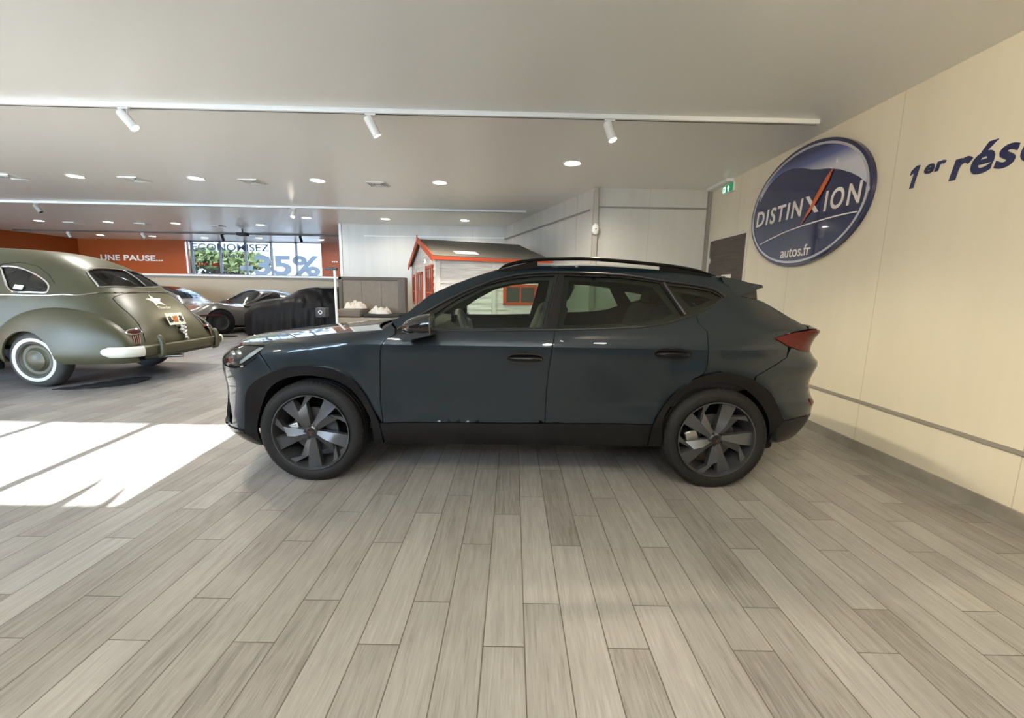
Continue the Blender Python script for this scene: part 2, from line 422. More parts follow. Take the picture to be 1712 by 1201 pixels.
# measured outlines on the body surfaces, metres
OL = {
 'edge_front': [(-1.899, 0.841),(-2.074, 0.845),(-2.096, 0.869),(-1.851, 0.916),(-1.611, 0.945),(-1.468, 0.968),(-1.307, 0.987),(-1.149, 1.001),(-0.987, 1.017),(-0.824, 1.034),(-0.771, 1.071)],
 'roof_edge': [(-0.771, 1.071),(-0.725, 1.094),(-0.673, 1.128),(-0.559, 1.227),(-0.413, 1.303),(-0.254, 1.366),(-0.128, 1.405),(-0.035, 1.427),(0.066, 1.439),(0.185, 1.447),(0.528, 1.454),(0.788, 1.444),(1.033, 1.429),(1.228, 1.411),(1.391, 1.393),(1.454, 1.376)],
 'hatch_edge': [(1.454, 1.376),(1.486, 1.291),(1.538, 1.264),(1.696, 1.238),(1.801, 1.199),(1.871, 1.153),(1.952, 1.106),(1.949, 1.062)],
 'dlo': [(-0.73, 1.021),(-0.549, 1.138),(-0.383, 1.232),(-0.172, 1.327),(-0.014, 1.374),(0.127, 1.393),(0.329, 1.404),(0.731, 1.393),(0.994, 1.359),(1.188, 1.337),(1.342, 1.31),(1.421, 1.26),(1.187, 1.147),(1.088, 1.117),(0.978, 1.087),(0.811, 1.06),(0.544, 1.046),(0.27, 1.036),(-0.215, 1.023),(-0.491, 1.014),(-0.629, 1.001),(-0.737, 0.989)],
 'glass_front': [(-0.563, 1.02),(-0.54, 1.09),(-0.505, 1.116),(-0.37, 1.211),(-0.183, 1.309),(-0.017, 1.354),(0.151, 1.377),(0.276, 1.381),(0.186, 1.042),(-0.215, 1.03)],
 'glass_rear': [(0.344, 1.382),(0.729, 1.375),(0.978, 1.345),(1.095, 1.137),(0.977, 1.099),(0.813, 1.07),(0.544, 1.055),(0.287, 1.045)],
 'glass_quarter': [(1.028, 1.328),(1.205, 1.313),(1.33, 1.292),(1.391, 1.26),(1.186, 1.161),(1.14, 1.149)],
 'door_front_fwd': [(-0.737, 0.989),(-0.795, 0.963),(-0.821, 0.926),(-0.829, 0.876),(-0.839, 0.72),(-0.844, 0.561),(-0.831, 0.443),(-0.816, 0.36)],
 'door_gap': [(0.27, 1.036),(0.261, 0.987),(0.234, 0.788),(0.226, 0.658),(0.221, 0.457),(0.22, 0.374)],
 'door_rear_aft': [(1.088, 1.117),(1.187, 1.147),(1.188, 1.097),(1.235, 1.043),(1.231, 0.971),(1.228, 0.836),(1.216, 0.784)],
 'sill_top': [(-0.813, 0.41),(-0.29, 0.415),(0.218, 0.428),(0.569, 0.439),(0.922, 0.454)],
 'bump_front_gap': [(-1.6, 0.852),(-1.525, 0.752)],
 'head': [(-1.819, 0.826),(-1.871, 0.858),(-1.89, 0.877),(-1.802, 0.892),(-1.576, 0.897),(-1.635, 0.834),(-1.714, 0.777),(-1.765, 0.764),(-1.796, 0.791)],
 'arch_F_out': [(-1.707, 0.333),(-1.721, 0.425),(-1.709, 0.583),(-1.65, 0.665),(-1.544, 0.728),(-1.421, 0.77),(-1.228, 0.786),(-1.081, 0.75),(-0.976, 0.66),(-0.899, 0.52),(-0.849, 0.401),(-0.837, 0.258)],
 'arch_F_in': [(-1.68, 0.212),(-1.644, 0.338),(-1.629, 0.463),(-1.563, 0.625),(-1.433, 0.709),(-1.276, 0.729),(-1.126, 0.704),(-1.017, 0.638),(-0.94, 0.518),(-0.904, 0.419),(-0.899, 0.253)],
 'arch_R_out': [(0.904, 0.28),(0.912, 0.392),(0.936, 0.474),(1.019, 0.615),(1.154, 0.739),(1.317, 0.793),(1.496, 0.756),(1.655, 0.663),(1.733, 0.544),(1.772, 0.467)],
 'arch_R_in': [(1.0, 0.277),(0.985, 0.473),(1.061, 0.602),(1.165, 0.686),(1.312, 0.724),(1.471, 0.702),(1.611, 0.6),(1.679, 0.493),(1.754, 0.312)],
 'tail': [(1.661, 1.006),(1.811, 1.044),(1.976, 1.061),(1.991, 1.043),(2.097, 0.91),(1.913, 0.917),(1.761, 0.957)],
 'bump_rear_gap': [(1.795, 0.941),(1.758, 0.885),(1.648, 0.822),(1.55, 0.768)],
 'rear_sil': [(2.043, 0.811),(2.04, 0.657),(2.0, 0.626),(2.072, 0.521),(2.057, 0.455)],
 'rear_clad_top': [(1.772, 0.467),(1.915, 0.489),(2.068, 0.491)],
 'rear_bot': [(1.795, 0.306),(1.953, 0.317),(2.046, 0.388)],
 'front_sil': [(-1.899, 0.841),(-1.818, 0.762),(-1.922, 0.701),(-1.988, 0.585),(-1.982, 0.375),(-1.936, 0.332)],
 'front_bot': [(-1.921, 0.326),(-1.877, 0.273),(-1.712, 0.235),(-1.687, 0.2)],
 'slot': [(-1.989, 0.577),(-1.882, 0.544),(-1.81, 0.456),(-1.815, 0.4),(-1.982, 0.362)],
 'splitter': [(-1.941, 0.334),(-1.845, 0.346),(-1.771, 0.332),(-1.718, 0.333),(-1.739, 0.315),(-1.851, 0.318)],
 'handle_F': [(-0.034, 0.859),(-0.012, 0.887),(0.07, 0.899),(0.165, 0.89),(0.203, 0.864),(0.193, 0.836),(0.091, 0.823),(-0.011, 0.833)],
 'handle_R': [(0.893, 0.906),(0.925, 0.93),(1.007, 0.939),(1.093, 0.929),(1.129, 0.907),(1.105, 0.88),(1.013, 0.867),(0.918, 0.876)],
 'fuel': [(1.166, 1.02),(1.499, 1.043)],
 'crease': [(-1.133, 0.978),(-0.812, 0.941),(-0.362, 0.948),(0.276, 0.955)],
}
OG = {
 'side_win': [(1.697, 0.401),(1.567, 0.42),(1.423, 0.405),(1.181, 0.36),(1.061, 0.326),(1.028, 0.291),(1.058, 0.269),(1.359, 0.245),(1.464, 0.256),(1.56, 0.303)],
 'rear_win': [(0.805, 0.594),(0.816, 0.647),(0.784, 0.997),(0.775, 1.262),(0.728, 1.404),(0.524, 1.349),(0.482, 0.862),(0.562, 0.536),(0.647, 0.53)],
 'belt': [(1.542, 0.223),(1.095, 0.247),(0.67, 0.342),(0.453, 0.608),(0.419, 0.963),(0.421, 1.167),(0.44, 1.389)],
 'trunk': [(0.409, 0.685),(0.426, 0.541),(0.404, 0.508),(0.333, 0.487),(0.237, 0.484),(0.135, 0.459),(0.06, 0.39),(0.022, 0.291)],
 'star': [(0.387, 0.996),(0.338, 1.018),(0.337, 1.123),(0.293, 1.057),(0.246, 1.095),(0.271, 0.999),(0.246, 0.943),(0.295, 0.95),(0.333, 0.887),(0.335, 0.968)],
 'script': [(0.208, 0.935),(0.198, 1.145)],
 'plate': [(0.163, 0.992),(0.177, 1.351),(0.07, 1.222),(0.068, 0.869),(0.051, 0.996)],
 'ornament': [(0.047, 1.012),(0.017, 1.017),(-0.021, 0.966)],
 'light': [(0.105, 0.273),(0.148, 0.229),(0.072, 0.328),(0.081, 0.223),(0.071, 0.169)],
 'lightR': [(0.101, 1.738),(0.019, 1.7)],
 'sil': [(1.908, 0.638),(1.528, 0.706),(1.22, 0.853),(0.963, 0.983),(0.754, 1.187),(0.549, 1.272),(0.354, 1.372),(0.069, 1.471),(0.06, 1.795)],
}

# ================================================================ the room
CEIL = 2.80; XR = 2.90
def fl(n, op, a, b=None, c=None):
    x = n.new('ShaderNodeMath'); x.operation = op
    return x
def floor_material():
    m = bpy.data.materials.new('grey_oak_plank_tile'); t, n, l = nt(m); b = n['Principled BSDF']
    tc = n.new('ShaderNodeTexCoord'); sp = n.new('ShaderNodeSeparateXYZ'); l.new(tc.outputs['Object'], sp.inputs[0])
    def mth(op, a, c=None, d=None):
        x = n.new('ShaderNodeMath'); x.operation = op
        for i, q in enumerate((a, c, d)):
            if q is None: continue
            if isinstance(q, (int, float)): x.inputs[i].default_value = q
            else: l.new(q, x.inputs[i])
        return x.outputs[0]
    WP, LP = .151, .924
    r = mth('DIVIDE', mth('ADD', sp.outputs[0], .087), WP)
    i = mth('FLOOR', r); fx = mth('FRACT', r)
    mod = mth('FLOORED_MODULO', i, 3)
    # joint phase for each of the three rows
    e1 = mth('COMPARE', mod, 1, .1); e2 = mth('COMPARE', mod, 2, .1)
    ph = mth('ADD', mth('MULTIPLY', e1, 1.577-1.36), mth('MULTIPLY', e2, 1.988-1.36))
    tt = mth('DIVIDE', mth('SUBTRACT', mth('SUBTRACT', sp.outputs[1], 1.36), ph), LP)
    j = mth('FLOOR', tt); fy = mth('FRACT', tt)
    dx = mth('MULTIPLY', mth('MINIMUM', fx, mth('SUBTRACT', 1, fx)), WP)
    dy = mth('MULTIPLY', mth('MINIMUM', fy, mth('SUBTRACT', 1, fy)), LP)
    d = mth('MINIMUM', dx, dy)
    gr = n.new('ShaderNodeMapRange'); gr.inputs['From Min'].default_value = .0012; gr.inputs['From Max'].default_value = .0030
    gr.inputs['To Min'].default_value = 1; gr.inputs['To Max'].default_value = 0; l.new(d, gr.inputs['Value'])
    wnz = n.new('ShaderNodeTexWhiteNoise'); wnz.noise_dimensions = '2D'; cb = n.new('ShaderNodeCombineXYZ'); l.new(i, cb.inputs[0]); l.new(j, cb.inputs[1]); l.new(cb.outputs[0], wnz.inputs['Vector'])
    # grain: long noise shifted plank by plank
    gv = n.new('ShaderNodeCombineXYZ'); l.new(mth('ADD', mth('MULTIPLY', sp.outputs[0], 26), mth('MULTIPLY', wnz.outputs['Value'], 50)), gv.inputs[0])
    l.new(mth('ADD', mth('MULTIPLY', sp.outputs[1], 1.7), mth('MULTIPLY', wnz.outputs['Value'], 31)), gv.inputs[1])
    n1 = n.new('ShaderNodeTexNoise'); n1.inputs['Scale'].default_value = 1.6; n1.inputs['Detail'].default_value = 8; n1.inputs['Roughness'].default_value = .68; n1.inputs['Distortion'].default_value = .9
    l.new(gv.outputs[0], n1.inputs['Vector'])
    g2 = n.new('ShaderNodeCombineXYZ'); l.new(mth('ADD', mth('MULTIPLY', sp.outputs[0], 120), mth('MULTIPLY', wnz.outputs['Value'], 90)), g2.inputs[0]); l.new(mth('MULTIPLY', sp.outputs[1], 5), g2.inputs[1])
    n2 = n.new('ShaderNodeTexNoise'); n2.inputs['Scale'].default_value = 1.5; n2.inputs['Detail'].default_value = 4; l.new(g2.outputs[0], n2.inputs['Vector'])
    n3 = n.new('ShaderNodeTexNoise'); n3.inputs['Scale'].default_value = 3.0; n3.inputs['Detail'].default_value = 4; l.new(tc.outputs['Object'], n3.inputs['Vector'])
    f = mth('ADD', mth('ADD', mth('MULTIPLY', n1.outputs['Fac'], .52), mth('MULTIPLY', n2.outputs['Fac'], .30)), mth('ADD', mth('MULTIPLY', wnz.outputs['Value'], .17), mth('MULTIPLY', n3.outputs['Fac'], .18)))
    cr = n.new('ShaderNodeValToRGB'); l.new(f, cr.inputs[0]); E = cr.color_ramp.elements
    E[0].position = .38; E[0].color = (.137, .125, .114, 1); E[1].position = .78; E[1].color = (.355, .342, .325, 1)
    e = E.new(.55); e.color = (.243, .230, .215, 1)
    mx = n.new('ShaderNodeMix'); mx.data_type = 'RGBA'; l.new(gr.outputs[0], mx.inputs[0]); l.new(cr.outputs[0], mx.inputs[6]); mx.inputs[7].default_value = (.085, .075, .060, 1)
    l.new(mx.outputs[2], b.inputs['Base Color'])
    rr = mth('ADD', .36, mth('MULTIPLY', n2.outputs['Fac'], .16)); l.new(rr, b.inputs['Roughness'])
    b.inputs['Specular IOR Level'].default_value = .45
    bu = n.new('ShaderNodeBump'); bu.inputs['Strength'].default_value = .35; bu.inputs['Distance'].default_value = .002
    l.new(mth('SUBTRACT', mth('MULTIPLY', n2.outputs['Fac'], .5), mth('MULTIPLY', gr.outputs[0], 1.2)), bu.inputs['Height']); l.new(bu.outputs[0], b.inputs['Normal'])
    return m
def wall_material(name, col, rough=.35, seam=0.0, axis=0, dirt=.12, orient_z=True):
    """coated sandwich panel: faint vertical seams, fine ribs and smudges"""
    m = bpy.data.materials.new(name); t, n, l = nt(m); b = n['Principled BSDF']
    tc = n.new('ShaderNodeTexCoord'); mp = n.new('ShaderNodeMapping'); mp.inputs['Scale'].default_value = (2.2, 2.2, .25); l.new(tc.outputs['Object'], mp.inputs[0])
    x = n.new('ShaderNodeTexNoise'); x.inputs['Scale'].default_value = 1.6; x.inputs['Detail'].default_value = 7; x.inputs['Roughness'].default_value = .6; l.new(mp.outputs[0], x.inputs['Vector'])
    r = n.new('ShaderNodeMapRange'); r.inputs['From Min'].default_value = .32; r.inputs['From Max'].default_value = .62; r.inputs['To Min'].default_value = 1-dirt; r.inputs['To Max'].default_value = 1.0
    l.new(x.outputs['Fac'], r.inputs['Value'])
    v = n.new('ShaderNodeVectorMath'); v.operation = 'SCALE'; v.inputs[0].default_value = col; l.new(r.outputs[0], v.inputs['Scale'])
    last = v.outputs[0]
    if seam > 0:
        sp = n.new('ShaderNodeSeparateXYZ'); l.new(tc.outputs['Object'], sp.inputs[0])
        d = n.new('ShaderNodeMath'); d.operation = 'DIVIDE'; l.new(sp.outputs[axis], d.inputs[0]); d.inputs[1].default_value = seam
        fr = n.new('ShaderNodeMath'); fr.operation = 'FRACT'; l.new(d.outputs[0], fr.inputs[0])
        c = n.new('ShaderNodeMath'); c.operation = 'LESS_THAN'; l.new(fr.outputs[0], c.inputs[0]); c.inputs[1].default_value = .006/seam
        mx = n.new('ShaderNodeMix'); mx.data_type = 'RGBA'; l.new(c.outputs[0], mx.inputs[0]); l.new(last, mx.inputs[6]); mx.inputs[7].default_value = (*[q*.72 for q in col], 1)
        last = mx.outputs[2]
    l.new(last, b.inputs['Base Color']); b.inputs['Roughness'].default_value = rough
    return m
m_floor = floor_material()
m_wall = wall_material('cream_panel_wall', (.70, .655, .53), .32, seam=1.15, axis=1, dirt=.05)
m_wallb = wall_material('cream_panel_wall_far', (.60, .58, .52), .30, seam=1.0, axis=0, dirt=.10)
m_orange = mat('orange_paint', (.30, .058, .005), rough=.5)
m_beige = mat('beige_wall_paint', (.44, .37, .27), rough=.6)
m_ceil = mat('white_ceiling_panel', (.80, .80, .785), rough=.30, spec=.35)
m_seam = mat('grey_joint_profile', (.27, .25, .22), rough=.5)
m_alu = mat('grey_aluminium_frame', (.20, .21, .23), rough=.4, metal=.4)
m_base = mat('grey_tile_skirting', (.30, .28, .24), rough=.5, noise=.25, nscale=6)

def struct(o): o['kind'] = 'structure'; return o
FX0, FX1, FY0, FY1 = -17.0, 3.1, -1.55, 15.4
struct(box('floor', FX0, FX1, FY0, FY1, -.12, 0, m_floor))
struct(box('ceiling', FX0, FX1, FY0, FY1, CEIL, CEIL+.15, m_ceil))
# right wall with the door opening kept closed by the leaf set proud
struct(box('wall_right', XR, XR+.18, FY0, 6.75, 0, CEIL, m_wall))
# jog wall, slanted wall and far white wall
struct(box('wall_jog', 1.20, XR, 6.60, 6.75, 0, CEIL, m_wallb))
def slab(name, a, b, th, z0, z1, m, parent=None):
    a = Vector(a); b = Vector(b); d = (b-a).normalized(); nrm = Vector((d.y, -d.x))*th
    P = [a, b, b+nrm, a+nrm]
    o = MB().prism([(p.x, p.y) for p in P], z0, z1).build(name, m, parent); return o
struct(slab('wall_slanted', (1.19, 6.60), (-.215, 10.58), .14, 0, CEIL, m_wallb))
struct(box('wall_far', -4.20, -.10, 10.60, 10.78, 0, CEIL, m_wallb))
struct(box('wall_return', -2.50, -2.35, 10.78, 15.1, 0, CEIL, m_wallb))
# back wall: beige dado, orange above, window strip
wb_ = box('wall_back', FX0, -2.35, 15.0, 15.2, 0, 1.60, m_beige); struct(wb_)
struct(box('wall_back_orange_left', FX0, -11.30, 15.0, 15.2, 1.66, CEIL, m_orange))
struct(box('wall_back_orange_right', -6.62, -2.35, 15.0, 15.2, 1.66, CEIL, m_orange))
struct(box('trim_1', FX0, -2.35, 14.93, 15.2, 1.60, 1.66, white_paint))
struct(slab('wall_left', (-15.6, -1.3), (-14.95, 15.0), -.2, 0, CEIL, m_orange))
# front wall (behind the camera) with its strip window and shopfront glazing
m_front = mat('grey_front_wall', (.26, .255, .24), rough=.5)
struct(box('wall_front', -1.87, XR, -1.45, -1.30, 0, 1.863, m_front))
struct(box('wall_front_top', -1.87, XR, -1.45, -1.30, 2.72, CEIL, m_front)); struct(box('wall_front_right', .62, XR, -1.45, -1.30, 1.863, 2.72, m_front)); struct(box('wall_front_post', -1.87, -1.75, -1.45, -1.30, 1.863, 2.72, m_front))
# frosted section added out of view, spreads soft sunlight into the room
wf = MB()
for x in (-1.70, -.92, -.15, .60): wf.box(x-.028, x+.028, -1.42, -1.34, 1.863, 2.72)
struct(wf.build('added_light_window', m_alu))
fz = mesh_obj('added_diffuser_pane', [(-1.75, -1.38, 1.863), (.6, -1.38, 1.863), (.6, -1.38, 2.72), (-1.75, -1.38, 2.72)], [(0, 1, 2, 3)], vinyl('added_diffuser_film', (.42, .42, .40)), bpy.data.objects['added_light_window'])
struct(box('wall_front_sill', -8.1, -1.87, -1.45, -1.30, 0, 1.863, m_front))
struct(box('wall_front_header', -15.0, -1.87, -1.45, -1.30, 2.72, CEIL, m_front))
struct(box('wall_front_pier', -8.3, -8.1, -1.45, -1.30, 0, 2.72, m_front))
wf = MB()
for x in (-2.74, -3.73, -4.72, -5.71, -6.70, -7.69): wf.box(x-.045, x+.045, -1.42, -1.34, 1.863, 2.72)
wf.box(-8.1, -1.87, -1.42, -1.34, 1.863, 1.90).box(-8.1, -1.87, -1.42, -1.34, 2.69, 2.72)
struct(wf.build('window_2', m_alu))
gl = box('glass_pane', -8.1, -1.87, -1.385, -1.379, 1.88, 2.70, pane_glass, bpy.data.objects['window_2'])
wf = MB()
for x in (-8.3, -10.0, -11.7, -13.4, -15.0): wf.box(x-.03, x+.03, -1.43, -1.33, 0, 2.72)
wf.box(-15.0, -8.3, -1.43, -1.33, 0, .08).box(-15.0, -8.3, -1.43, -1.33, 2.66, 2.72)
struct(wf.build('window_3', m_alu))
box('glass_pane', -15.0, -8.3, -1.385, -1.379, .05, 2.7, pane_glass, bpy.data.objects['window_3'])
# two bent leaves of a plant on the outer ledge of the strip window; the sun throws them on the floor
lp = empty('plant', (-2.05, -1.44, 1.863), 0, 'two slender leaves standing on the window ledge behind the photographer', 'plant')
for x, h_, w_, b_ in ((-.16, .30, .050, -.02), (.10, .24, .042, -.04)):
    Pl = [(x-w_, 0, 0), (x+w_, 0, 0), (x+w_*.8+b_*.3, 0, h_*.5), (x+w_*.35+b_, 0, h_*.8), (x+b_*1.8-.03, 0, h_*1.12), (x-w_*.5+b_, 0, h_*.75), (x-w_*.9, 0, h_*.45)]
    MB().add(Pl+[(p[0], .004, p[2]) for p in Pl], [tuple(range(7)), tuple(range(7, 14))[::-1]]+[(i, 7+i, 7+(i+1) % 7, (i+1) % 7) for i in range(7)]).build('leaf', mat('dark_leaf', (.03, .06, .02), rough=.6), lp)
# joint profiles and corner strips
struct(box('trim_2', XR-.006, XR+.001, -1.3, 6.6, .400, .428, m_seam))
struct(box('baseboard_right', XR-.014, XR, -1.3, 6.6, 0, .085, m_base))
struct(box('trim_3', 1.25, XR-.04, 6.59, 6.601, 2.515, 2.54, m_seam))
struct(box('trim_4', 1.165, 1.235, 6.55, 6.62, 0, CEIL, mat('warm_grey_corner_strip', (.42, .39, .33), rough=.4)))
struct(box('trim_5', XR-.05, XR, 6.555, 6.60, 0, CEIL, m_seam))
q = slab('trim_6', (1.135, 6.70), (-.235, 10.56), -.006, 2.49, 2.515, m_seam); struct(q)
struct(box('trim_7', -3.62, -.23, 10.585, 10.60, 2.515, 2.545, white_paint))
struct(box('trim_8', -4.22, -4.16, 10.575, 10.62, 0, CEIL, white_paint))
struct(box('trim_9', 2.80, 2.899, 5.95, 6.55, 2.762, 2.80, white_paint))
struct(box('trim_10', XR-.012, XR-.0005, 2.0, 2.014, 0, .085, matte_black))

# back window: frames, panes, lettering
XS = [-11.28, -11.10, -10.12, -9.24, -8.36, -7.50, -6.62]
wm = MB()
for x in XS[1:-1]: wm.box(x-.035, x+.035, 15.03, 15.10, 1.66, CEIL)
wm.box(-11.3, -6.62, 15.03, 15.10, 1.66, 1.69).box(-11.3, -6.62, 15.03, 15.10, 2.76, CEIL)
w1 = struct(wm.build('window_1', m_alu))
box('glass_pane', -11.28, -6.62, 15.06, 15.066, 1.67, 2.79, tint_glass, w1)
m_vinyl = vinyl('frosted_grey_vinyl', (.40, .47, .54))
m_vred = vinyl('red_vinyl', (.30, .025, .015)); m_vdk = vinyl('dark_vinyl', (.06, .04, .055))
def word(s, size, m, org, lab, bold=.0, sx=1.0, shear=0., y=15.02, ydir=(0, 0, 1), xdir=(1, 0, 0), ext=.003, spacing=1.0, cat='lettering', group=None):
    o = text_mesh('lettering', s, size, m, None, ext, bold, shear, spacing, 'LEFT', sx)
    place(o, org, xdir, ydir); tag(o, lab, cat, group); return o
def word_fit(s, m, x0, x1, z0, caph, lab, bold=.01, y=15.02, **k):
    """letters from x0 to x1, baseline z0, capital height caph"""
    size = caph/.73
    o = text_mesh('lettering', s, size, m, None, 0.0 if y > 15.01 else .003, bold*size, k.get('shear', 0), k.get('spacing', 1.0))
    xs = [v.co.x for v in o.data.vertices]; a, b = min(xs), max(xs)
    for v in o.data.vertices: v.co.x = (v.co.x-a)*(x1-x0)/(b-a)
    place(o, (x0, y, z0), (1, 0, 0), (0, 0, 1)); tag(o, lab, 'lettering'); return o
word_fit('ECONOMISEZ', vinyl('slate_grey_vinyl', (.17, .21, .26)), -11.06, -8.40, 2.48, .24, 'grey ECONOMISEZ lettering along the top of the back window', .02)
word_fit("jusqu'à", m_vdk, -10.07, -9.27, 2.26, .15, "dark jusqu'à lettering on the back window", .015)
word_fit('sur', m_vred, -10.95, -10.55, 1.96, .15, 'red sur lettering on the left pane of the back window', .03)
word_fit('le', m_vred, -10.42, -10.20, 1.96, .15, 'red le lettering after sur on the back window', .03)
word_fit('tarif', m_vdk, -10.80, -10.17, 1.69, .14, 'dark tarif lettering low on the first pane of the back window', .015)
word_fit('neuf', m_vdk, -10.06, -9.45, 1.69, .14, 'dark neuf lettering low on the second pane of the back window', .015)
word_fit('-35%', m_vinyl, -9.45, -6.68, 1.70, .66, 'large grey -35% lettering on the back window', .035)
m_wtxt = mat('white_lettering', (.75, .72, .68), rough=.5)
word_fit('UNE', m_wtxt, -14.22, -13.55, 2.09, .19, 'white UNE lettering on the orange back wall', .025, y=14.985)
word_fit('PAUSE...', m_wtxt, -13.42, -12.08, 2.09, .19, 'white PAUSE... lettering on the orange back wall', .025, y=14.985)
word_fit('...', m_wtxt, -6.26, -6.06, 2.15, .20, 'three small white dots on the orange wall right of the window', .03, y=14.985)
word_fit('S', m_wtxt, -5.99, -5.82, 2.12, .24, 'white curled lettering at the edge of the orange wall by the white wall', .02, y=14.985, shear=.3)

# right wall door, plate, exit sign, round sign, lettering
m_doorw = mat('dark_wenge_door', (.050, .037, .030), rough=.5)
def door_material():
    m = mat('dark_wenge_grain', (.062, .047, .038), rough=.45); t, n, l = nt(m); b = n['Principled BSDF']
    tc = n.new('ShaderNodeTexCoord'); mp = n.new('ShaderNodeMapping'); mp.inputs['Scale'].default_value = (1, 1.2, 16); l.new(tc.outputs['Object'], mp.inputs[0])
    x = n.new('ShaderNodeTexNoise'); x.inputs['Scale'].default_value = 2.4; x.inputs['Detail'].default_value = 6; l.new(mp.outputs[0], x.inputs['Vector'])
    cr = n.new('ShaderNodeValToRGB'); l.new(x.outputs['Fac'], cr.inputs[0]); cr.color_ramp.elements[0].position = .3; cr.color_ramp.elements[0].color = (.030, .022, .018, 1)
    cr.color_ramp.elements[1].position = .7; cr.color_ramp.elements[1].color = (.085, .066, .052, 1); l.new(cr.outputs[0], b.inputs['Base Color']); return m
m_doorw = door_material()
dj = MB().box(XR-.018, XR, 5.44, 6.50, 2.04, 2.075).box(XR-.018, XR, 5.44, 5.475, 0, 2.04).box(XR-.018, XR, 6.46, 6.50, 0, 2.04).build('door_1', mat('pale_door_frame', (.62, .60, .54), rough=.4)); struct(dj)
dl = box('door_leaf', XR-.014, XR-.001, 5.475, 6.455, .01, 2.04, m_doorw, dj)
MB().tube([(XR-.02, 6.33, 1.02), (XR-.06, 6.33, 1.02), (XR-.06, 6.20, 1.02)], .01).build('door_handle', chrome, dj)
box('hinge', XR-.024, XR-.012, 6.43, 6.46, 1.72, 1.80, chrome, dj)
ds = box('notice_plate', XR-.020, XR-.014, 5.76, 6.02, 1.40, 1.545, mat('white_notice', (.72, .70, .66), rough=.4)); tag(ds, 'white notice plate fixed to the dark wooden door', 'notice')
ex = empty('exit_sign', (XR, 6.04, 2.69), 0, 'small green emergency exit sign high on the right wall above the door', 'sign')
box('housing', -.03, 0, -.15, .15, -.06, .062, white_plastic, ex, .006)
box('sign_face', -.034, -.0305, -.140, .140, -.048, .05, mat('exit_green', (.006, .13, .05), rough=.3, emit=(.01, .22, .08), es=.5), ex)
m_exw = mat('exit_white', (.7, .75, .7), rough=.3, emit=(.8, 1, .9), es=.8)
fg = MB()
def yz(poly, x0, x1):   # polygon in (y, z) given thickness along x
    n = len(poly); return [(x0, y, z) for y, z in poly]+[(x1, y, z) for y, z in poly], [tuple(range(n)), tuple(range(n, 2*n))[::-1]]+[(i, n+i, n+(i+1) % n, (i+1) % n) for i in range(n)]
fg.add(*yz([(.125, .035), (.06, .035), (.06, -.04), (.125, -.04)], -.0365, -.0342))
fg.build('doorway_pictogram', m_exw, ex)
fg = MB(); fg.add(*yz([(.095, .025), (.08, .025), (.08, .012), (.068, .0), (.07, -.006), (.085, 0), (.075, -.035), (.083, -.035), (.094, -.01), (.105, -.035), (.112, -.033), (.1, .0), (.112, .006), (.11, .012), (.1, .01)], -.0385, -.0368)); fg.build('running_figure', bpy.data.materials['exit_green'], ex)
fg = MB(); fg.add(*yz([(-.02, .035), (-.05, .0), (-.032, .0), (-.032, -.04), (-.008, -.04), (-.008, 0), (.01, 0)], -.0365, -.0342)); fg.build('arrow_pictogram', m_exw, ex)

# oval sign: centre (y 4.47, z 2.163)
CY, CZ, EA, EB = 4.475, 2.163, .875, .585
navy = mat('navy_blue_enamel', (.010, .014, .075), rough=.12, coat=.8)
sg = empty('oval_sign', (XR, CY, CZ), 0, 'large oval navy sign reading DISTINXION autos.fr on the right wall', 'sign')
def ell(a, b, n=96, ox=0, oz=0): return [(-a*math.cos(2*PI*k/n)+ox, b*math.sin(2*PI*k/n)+oz) for k in range(n)]
def face(name, poly, x0, x1, m): return MB().add(*yz(poly, x0, x1)).build(name, m, sg)
face('backing_board', ell(EA, EB), -.035, -.001, navy)
# silver rims
def ring(a0, b0, a1, b1, x0, x1, name, m):
    A = ell(a0, b0); B = ell(a1, b1); n = len(A)
    V = [(x1, y, z) for y, z in A]+[(x1, y, z) for y, z in B]+[(x0, y, z) for y, z in A]+[(x0, y, z) for y, z in B]
    F = []
    for i in range(n):
        j = (i+1) % n; F += [(i, j, n+j, n+i), (2*n+i, 3*n+i, 3*n+j, 2*n+j), (i, 2*n+i, 2*n+j, j), (n+i, n+j, 3*n+j, 3*n+i)]
    return MB().add(V, F).build(name, m, sg)
silver = mat('silver_line', (.55, .56, .62), rough=.25, metal=.3)
ring(EA-.030, EB-.030, EA-.052, EB-.052, -.036, -.041, 'silver_rim', silver)
# sky gradient cap above the hill (printed artwork of the sign)
def sky_mat():
    m = bpy.data.materials.new('sign_sky_print'); t, n, l = nt(m); b = n['Principled BSDF']; tc = n.new('ShaderNodeTexCoord'); sp = n.new('ShaderNodeSeparateXYZ'); l.new(tc.outputs['Object'], sp.inputs[0])
    # gradient runs from navy at the top to pale at the hill line and to the lower corners
    mu = n.new('ShaderNodeMath'); mu.operation = 'MULTIPLY_ADD'; l.new(sp.outputs[2], mu.inputs[0]); mu.inputs[1].default_value = -3.6; mu.inputs[2].default_value = 1.95
    cr = n.new('ShaderNodeValToRGB'); l.new(mu.outputs[0], cr.inputs[0]); cr.color_ramp.elements[0].color = (.012, .018, .10, 1); cr.color_ramp.elements[0].position = .12
    cr.color_ramp.elements[1].color = (.58, .60, .68, 1); cr.color_ramp.elements[1].position = 1.0; e = cr.color_ramp.elements.new(.55); e.color = (.10, .13, .33, 1)
    l.new(cr.outputs[0], b.inputs['Base Color']); b.inputs['Roughness'].default_value = .12; b.inputs['Coat Weight'].default_value = .8; return m
hill = [(5.21, 2.35), (5.14, 2.43), (5.05, 2.50), (4.95, 2.545), (4.8, 2.575), (4.65, 2.57), (4.5, 2.535), (4.36, 2.485), (4.24, 2.455), (4.12, 2.43), (3.98, 2.385), (3.84, 2.32), (3.74, 2.26), (3.665, 2.20)]
